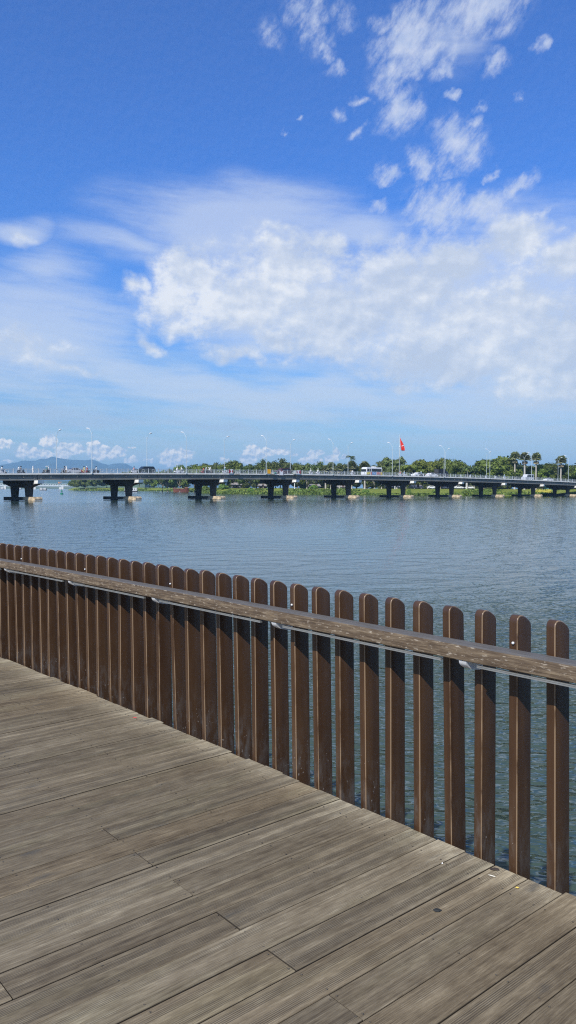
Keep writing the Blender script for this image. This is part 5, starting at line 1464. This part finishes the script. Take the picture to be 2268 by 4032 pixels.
# ------------------------------------------------------------------ boats, buoy, flag, house
def place(name, x, Y, z, label, cat, group=None, rz=0.0):
    p = at_dist(x, 1921.5, Y); p.z = z
    return tag(empty(name, p, rz), label, cat, group)
def build_boats():
    red = paint('weathered_red_hull', (0.20, 0.065, 0.045), 0.8, .4); cream = paint('cream_gunwale', (0.50, 0.38, 0.25), 0.7, .2); brown = paint('brown_deckhouse', (0.13, 0.05, 0.035), 0.8, .4); pale = paint('pale_timber', (0.55, 0.52, 0.44), 0.8)
    r = place('wooden_barge', 713, 540, WATER_Z, 'old red-brown wooden barge moored at the far bank', 'boat', rz=R(8))
    L = 11.2
    m = MB()
    secs = [(-5.6, 1.5, 1.15, 2.9), (-4.5, 1.9, 1.5, 2.6), (-2, 2.1, 1.6, 2.3), (1.0, 2.1, 1.6, 2.3), (3.8, 1.8, 1.35, 2.6), (5.6, 0.9, .6, 3.1)]
    vs = []
    for x, wt, wb, zt in secs: vs += [(x, -wt, zt), (x * .93, -wb, -.3), (x * .93, wb, -.3), (x, wt, zt)]
    fs = []
    for i in range(len(secs) - 1):
        for j in range(3): fs.append((i * 4 + j, i * 4 + 4 + j, i * 4 + 5 + j, i * 4 + 1 + j))
        fs.append((i * 4 + 3, i * 4 + 7, i * 4 + 4, i * 4))
    fs += [(0, 1, 2, 3), (20, 23, 22, 21)]
    m.add(vs, fs); m.build('hull', red, r)
    m = MB(); m.box((-1.6, 0, 2.62), (7.4, 4.5, 0.22)); m.box((4.0, 0, 2.85), (3.2, 3.6, 0.2)); m.build('deck_edge', cream, r)
    m = MB(); m.box((3.7, 0, 3.2), (2.2, 2.4, .6)); m.box((-4.2, 0, 2.95), (1.4, 2.6, .5)); m.build('cabin', brown, r)
    m = MB(); m.tube([(-3.9, 0, 2.6), (-4.15, 0, 6.2)], [.32, .22], 8); m.build('mast', pale, r)
    w = paint('white_boat_paint', (0.75, 0.76, 0.74), 0.6, .12); dk = paint('dark_boat_opening', (0.03, 0.03, 0.035), 0.7)
    def houseboat(x, Y, L, label, sc=1.0, n=2, rz=0):
        r = place('houseboat', x, Y, WATER_Z, label, 'boat', 'white boats on the river', rz)
        m = MB(); m.prism([(-L / 2, .7), (-L / 2 + .5, -.2), (L / 2 - .9, -.2), (L / 2, .9)], -1.3 * sc, 1.3 * sc, 'y'); m.build('hull', dk, r)
        step = L / n
        for i in range(n):
            c = -L / 2 + step * (i + .5)
            m = MB(); m.box((c, 0, .7 + 1.15 * sc), (step * .72, 2.3 * sc, 2.1 * sc)); cb = m.build('cabin', w, r)
            for q in (-.25, .0, .25):
                m = MB(); m.box((c + q * step * .9, -1.16 * sc, .7 + 1.2 * sc), (step * .10, .05, 1.1 * sc)); m.build('window', dk, cb)
            m = MB(); m.box((c, 0, .7 + 2.28 * sc), (step * .80, 2.7 * sc, .14)); m.build('roof', w, cb)
    houseboat(516, 530, 9.8, 'white houseboat with two cabins beside the second pier', .95, 2, R(4))
    houseboat(170, 745, 7.2, 'small white boat with dark hull between the first pier and the green buoy', .7, 2, R(-6))
    houseboat(77, 1050, 5.5, 'tiny white boat seen between the columns of the first pier', .8, 1)
    houseboat(9, 1100, 6.0, 'white boat at the left edge of the view below the distant bridge', .9, 1)
    # green buoy
    g = paint('green_buoy_paint', (0.02, 0.22, 0.12), 0.45, .1)
    r = place('channel_buoy', 243, 330, WATER_Z, 'green channel buoy with a lattice top floating left of the second pier', 'buoy')
    m = MB(); m.tube([(0, 0, -.3), (0, 0, .1), (0, 0, .42), (0, 0, .55)], [.55, .70, .70, .40], 14); m.build('float', g, r, smooth=40)
    m = MB()
    for a in range(4):
        c, s = math.cos(a * 1.571 + .4), math.sin(a * 1.571 + .4); m.tube([(c * .42, s * .42, .5), (c * .18, s * .18, 1.75)], .045, 5)
    for a in range(4):
        c, s = math.cos(a * 1.571 + .4), math.sin(a * 1.571 + .4); c2, s2 = math.cos(a * 1.571 + 1.97), math.sin(a * 1.571 + 1.97); m.tube([(c * .30, s * .30, 1.1), (c2 * .30, s2 * .30, 1.1)], .035, 5)
    m.box((0, .0, 1.45), (.34, .34, .5)); m.build('lattice', g, r)
    m = MB(); m.tube([(0, 0, 1.75), (0, 0, 2.15), (0, 0, 2.35)], [.12, .10, .03], 8); m.build('lantern', paint('buoy_lantern', (0.12, 0.2, 0.18), 0.3), r)
build_boats()
def build_flag():
    Y = 392.0; p = at_dist(1572.5, 1921.5, Y); z0 = ground_z(p.x, Y)
    top = at_dist(1573, 1711, Y).z
    r = tag(empty('flagpole', (p.x, Y, z0)), 'tall white lattice flagpole rising behind the bridge', 'flagpole')
    H = top - z0; m = MB()
    m.tube([(0, 0, H * .45), (0, 0, H - .6), (0, 0, H)], [.22, .13, .05], 8); m.build('mast', LAMPWHITE, r)
    m = MB(); q = .42
    for a, b in ((1, 1), (1, -1), (-1, 1), (-1, -1)): m.tube([(a * q, b * q, 0), (a * .2, b * .2, H * .5)], .07, 5)
    for i in range(12):
        z = H * .5 * i / 12; k = q + (.2 - q) * i / 12; z2 = H * .5 * (i + 1) / 12; k2 = q + (.2 - q) * (i + 1) / 12
        for (a, b), (c, d) in (((1, 1), (-1, 1)), ((-1, 1), (-1, -1)), ((-1, -1), (1, -1)), ((1, -1), (1, 1))): m.tube([(a * k, b * k, z), (c * k2, d * k2, z2)], .035, 4)
    m.build('lattice', LAMPWHITE, r)
    m = MB(); m.ball((0, 0, at_dist(1573, 1758, Y).z - z0), .36, 10, 7); m.build('ball', LAMPHEAD, r, smooth=60)
    # the flag hangs in folds from the masthead; a thing tied to the pole
    zt = at_dist(1575, 1722, Y).z; zb = at_dist(1585, 1774, Y).z
    red = new_mat('red_flag_cloth'); mm, t, pr = red
    n = t.noise(t.mapping(t.n('ShaderNodeTexCoord').outputs['Object'], (3, 3, .6)), 1.0, 3)
    t.link(t.ramp(n, [(0.3, (0.72, 0.035, 0.018)), (0.7, (0.90, 0.060, 0.030))]), pr.inputs['Base Color']); pr.inputs['Roughness'].default_value = 0.7
    nu, nv = 14, 20; V = []; F = []
    for j in range(nv + 1):
        s = j / nv; z = (zt - zb) * (1 - s)
        x0 = 0.22 + .75 * s * s; w = (.35 + 2.2 * math.sin(min(1, s * 1.1) * 1.75)) * (1 - .35 * s)
        for i in range(nu + 1):
            u = i / nu
            V.append((x0 + w * u, .42 * math.sin(u * 14 + s * 2) * (0.25 + s), z - 1.3 * u * (1 - s) - .5 * u * s * (1 - u)))
    for side in (0,):
        for j in range(nv):
            for i in range(nu): a = j * (nu + 1) + i; F.append((a, a + 1, a + nu + 2, a + nu + 1))
    g = MB(); g.add(V, F); o = g.build('flag', mm, None, smooth=60, fix=False); o.location = (p.x, Y, zb)
    so_ = o.modifiers.new('thickness', 'SOLIDIFY'); so_.thickness = 0.03
    tag(o, 'red flag hanging in folds from the top of the tall flagpole', 'flag')
build_flag()
def build_houses():
    def house(x, Y, wpx, ytop, hwall, roofc, wallc, label, base=None):
        p = at_dist(x, 1921.5, Y); z0 = ground_z(p.x, Y); zt = at_dist(x, ytop, Y).z; w = wpx * Y / F_PX
        r = tag(empty('riverside_house', (p.x, Y, z0), R(12)), label, 'house', 'houses behind the park')
        H = zt - z0
        m = MB(); m.box((0, 0, (H - 1.4) / 2), (w, 6, H - 1.4)); m.build('wall', wallc, r)
        m = MB(); m.prism([(-3.8, H - 1.4), (3.8, H - 1.4), (0, H)], -w / 2 - .6, w / 2 + .6, 'x'); m.build('roof', roofc, r)
        for q in (-.28, .22):
            m = MB(); m.box((q * w, -3.02, H - 3.1), (w * .2, .1, 1.2)); wn = m.build('window', GLASS, r)
            m = MB(); m.box((q * w, -3.07, H - 3.78), (w * .24, .14, .1)); m.build('sill', PALECONC, wn)
        m = MB(); m.box((0.0, -3.02, 1.1), (1.1, .1, 2.2)); m.build('door', paint('brown_door', (0.1, 0.05, 0.03)), r)
    house(2168, 372, 26, 1857, 3, paint('pale_blue_roof', (0.62, 0.74, 0.80), 0.5), paint('teal_wall', (0.12, 0.28, 0.30), 0.7), 'small house with pale blue roof behind the right end of the bridge')
    white_w = paint('white_wall', (0.42, 0.41, 0.38), 0.8); red_w = paint('brick_wall', (0.30, 0.14, 0.10), 0.8); gr = paint('grey_roof', (0.30, 0.28, 0.27), 0.7)
    for x, wpx, yt, c, lab in [(930, 30, 1900, white_w, 'white house low behind the trees right of the third pier'), (1032, 22, 1905, red_w, 'brick house behind the trees left of the fourth pier'), (1238, 34, 1906, white_w, 'white house seen under the bridge right of the fourth pier'),
                               (1345, 36, 1908, white_w, 'pale house seen under the bridge between the fifth pier columns'), (1545, 38, 1908, red_w, 'pinkish house seen between the sixth pier columns'), (1638, 34, 1909, white_w, 'white house right of the sixth pier'), (1760, 44, 1911, white_w, 'long white house left of the seventh pier')]:
        house(x, bank_edge(gx(x, 420)) + 62, wpx, yt, 3, gr, c, lab)
    # vehicles parked in the park
    for x, lab in [(1806, 'white car parked in the park just right of the seventh pier'), (1850, 'white car parked under the trees between seventh and eighth piers'), (1700, 'white car parked left of the seventh pier')]:
        Y = bank_edge(gx(x, 400)) + 40; p = at_dist(x, 1921.5, Y)
        r = tag(empty('parked_car', (p.x, Y, ground_z(p.x, Y) + .15), R(5)), lab, 'car', 'cars parked in the park')
        n = len(sedan); m = MB(); m.prism([(a - 2.2, z) for a, z in sedan], -.85, .85, 'y'); m.build('body', paint('white_car_paint', (0.8, 0.8, 0.79)), r)
        for wn in sed_w:
            m = MB(); m.prism([(a - 2.2, z) for a, z in wn], -.87, .87, 'y'); m.build('side_window', GLASS, r)
        for a in (-1.35, 1.25):
            for s in (-.78, .78): wheel(r, a, s, .3, .2)
    # pale posts and trunks in the shade
    for x, h, lab in [(1160, 3.9, 'white post on the bank just right of the fourth pier'), (1555, 1.6, 'short white marker on the grass between the sixth pier columns'), (1836, 3.2, 'white post at the foot of the trees right of the seventh pier')]:
        Y = bank_edge(gx(x, 380)) + 30; p = at_dist(x, 1921.5, Y)
        m = MB(); m.tube([(0, 0, -.3), (0, 0, h)], [.22, .18], 8); m.box((0, 0, h), (.5, .5, .08))
        tag(m.build('marker_post', paint('white_post_paint', (0.75, 0.74, 0.7), 0.6), None, loc=(p.x, Y, ground_z(p.x, Y))), lab, 'post')
build_houses()

# ------------------------------------------------------------------ distant truss bridge, land, hills
def build_far():
    Yb = 1250.0; s = Yb / F_PX
    wpaint = paint('white_truss_paint', (0.72, 0.76, 0.76), 0.5, .06); gpaint = paint('grey_girder_paint', (0.36, 0.42, 0.44), 0.6, .06)
    a = at_dist(-260, 1921.5, Yb * .97); b = at_dist(300, 1921.5, Yb * 1.02); mid = (a + b) / 2; ln = (b - a).length; ang = math.atan2(b.y - a.y, b.x - a.x)
    r = tag(empty('truss_bridge', (mid.x, mid.y, 0), ang), 'distant white truss bridge seen under the left spans', 'bridge')
    zt = at_dist(150, 1905.2, Yb).z; zm = at_dist(150, 1911.8, Yb).z; zl = at_dist(150, 1916.6, Yb).z
    m = MB(); m.box((0, -3, zt), (ln, .8, .55)); m.box((0, -3, zm + .15), (ln, .8, .9))
    n = int(ln / 7.6); st = ln / n
    for i in range(n):
        x = -ln / 2 + i * st; m.tube([(x, -3, zm), (x + st / 2, -3, zt)], .34, 4, 0, False); m.tube([(x + st / 2, -3, zt), (x + st, -3, zm)], .34, 4, 0, False)
    m.build('truss', wpaint, r, weld=False)
    m = MB(); m.box((0, 0, zm - .95), (ln, 7.5, 1.1)); m.box((0, -1, zl - .35), (ln, 5.0, .9)); m.build('girder', gpaint, r)
    for x in (12, 127, 237, -110):
        q = at_dist(x, 1921.5, Yb); lx = (q - mid).dot(Vector((math.cos(ang), math.sin(ang), 0)))
        m = MB(); m.box((lx, -1.5, (WATER_Z - 1 + zl - .8) / 2), (3.4, 7, zl - .8 - WATER_Z + 1)); m.box((lx + 3.6, -2, (WATER_Z - 1 + zl + .6) / 2), (3.2, 6.4, zl + .6 - WATER_Z + 1)); m.build('pier', PALECONC, r)
    for x, i in ((8, 0), (177, 1), (182, 2)):
        q = at_dist(x, 1921.5, Yb); lx = (q - mid).dot(Vector((math.cos(ang), math.sin(ang), 0)))
        m = MB(); m.tube([(lx, 0, zm), (lx, 0, zt + 4.2)], .22, 5); m.build('mast', gpaint, r)
    # orange machine standing on the far bridge
    q = at_dist(234, 1921.5, Yb); e = tag(empty('excavator', (q.x, q.y, zt + .3), ang), 'orange work machine standing on the distant white bridge', 'excavator')
    org = paint('orange_machine_paint', (0.70, 0.33, 0.14), 0.5)
    m = MB(); m.box((0, 0, .35), (4.6, 2.4, .7)); m.build('tracks', TYRE, e)
    m = MB(); m.box((-.4, 0, 1.4), (3.4, 2.4, 1.3)); m.box((-1.0, 0, 2.5), (1.4, 1.4, 1.0)); m.build('cab', org, e)
    m = MB(); m.tube([(1.0, 0, 1.6), (2.6, 0, 3.6), (4.0, 0, 1.4)], [.34, .28, .2], 5); m.build('boom', org, e)
    # low far land across the river
    land = simple('distant_land_cover', (0.075, 0.11, 0.05), 0.9, .4, 0.02, coord='Object')
    m = MB(); vs = []; fs = []; N = 160; x0, x1 = gx(-900, 2100), gx(620, 2100)
    for i in range(N + 1):
        x = x0 + (x1 - x0) * i / N
        for (d, z) in ((0, -.4), (4, .8), (30, 1.4 + 1.0 * vnoise(x * .02, 1)), (40, 6 + 5.5 * vnoise(x * .03, 2) + 3 * vnoise(x * .11, 7)), (90, 9 + 5 * vnoise(x * .025, 3) + 3 * vnoise(x * .12, 4)), (400, 4), (3000, 2)):
            vs.append((x * (1 + d / 3500), 1900 + d, z + WATER_Z))
    for i in range(N):
        for j in range(6): a_ = i * 7 + j; fs.append((a_, a_ + 7, a_ + 8, a_ + 1))
    m.add(vs, fs); tag(m.build('far_shore', land, fix=False, smooth=80), kind='structure')
    # green foothills and blue mountains as real relief
    def ridge(name, Y, depth, pts, col, seed, step=40, rough=1.0, base=-2.0):
        mat = simple(name + '_cover', col, 0.95, .35, 0.004)
        xs_px = np.arange(pts[0][0], pts[-1][0] + 1, 6.0); Hs = []
        for x in xs_px:
            y = np.interp(x, [p[0] for p in pts], [p[1] for p in pts]); Hs.append(at_dist(x, y, Y).z)
        X = [gx(x, Y) for x in xs_px]; vs = []; fs = []; nd = 17
        for i, (x, h) in enumerate(zip(X, Hs)):
            for j in range(nd):
                v = j / (nd - 1); prof = max(0, 1 - abs(v - .5) * 2) ** 1.15
                gully = (vnoise(x * 9 / Y + seed, v * 5, seed) - .5) * .42 + (vnoise(x * 30 / Y + seed, v * 14, seed) - .5) * .14
                k = prof * (1 + gully * (1 - prof) * 2.2)
                vs.append((x * (1 + (v - .5) * depth / Y), Y + (v - .5) * depth, base + (h - base) * max(0, k)))
        for i in range(len(X) - 1):
            for j in range(nd - 1): a_ = i * nd + j; fs.append((a_, a_ + nd, a_ + nd + 1, a_ + 1))
        m = MB(); m.add(vs, fs); tag(m.build(name, mat, fix=False, smooth=180), kind='structure')
    c1 = lambda x, y: (x / 2.498, 1660 + y / 2.498)
    ridge('mountains', 8000.0, 3200.0, [(-500, 1838), (-200, 1836), (-60, 1832)] + [c1(*p) for p in [(0, 425), (60, 418), (130, 405), (180, 400), (210, 384), (300, 384), (350, 386), (395, 366), (470, 364), (510, 342), (560, 356), (640, 368), (700, 375), (840, 381), (900, 372), (960, 390), (1000, 410), (1070, 426), (1110, 415), (1160, 410), (1240, 413), (1270, 430), (1310, 450), (1400, 480), (1600, 500), (2000, 540)]] + [(900, 1895), (1000, 1915)], (0.05, 0.085, 0.09), 3)
    ridge('foothills', 4200.0, 1500.0, [(-400, 1896), (-100, 1893), (0, 1896), (40, 1897), (100, 1900), (150, 1897), (190, 1893), (215, 1890), (250, 1893), (285, 1896), (330, 1893), (400, 1896), (520, 1902), (700, 1912)], (0.055, 0.10, 0.045), 8)
build_far()

# ------------------------------------------------------------------ air
def build_haze():
    m = bpy.data.materials.new('air'); m.use_nodes = True; t = NT(m.node_tree)
    out = t.n('ShaderNodeOutputMaterial'); v = t.n('ShaderNodeVolumePrincipled'); t.link(v.outputs[0], out.inputs['Volume'])
    v.inputs['Color'].default_value = HAZE_COL; v.inputs['Density'].default_value = HAZE_D; v.inputs['Anisotropy'].default_value = 0.0
    b = MB(); b.box((0, 5000, HAZE_TOP / 2 - 1.5), (34000, 22000, HAZE_TOP + 3))
    o = b.build('haze', m); tag(o, kind='stuff')
HAZE_TOP = 335.0; HAZE_COL = (0.36, 0.68, 1.0, 1); HAZE_D = 1.3e-4
build_haze()
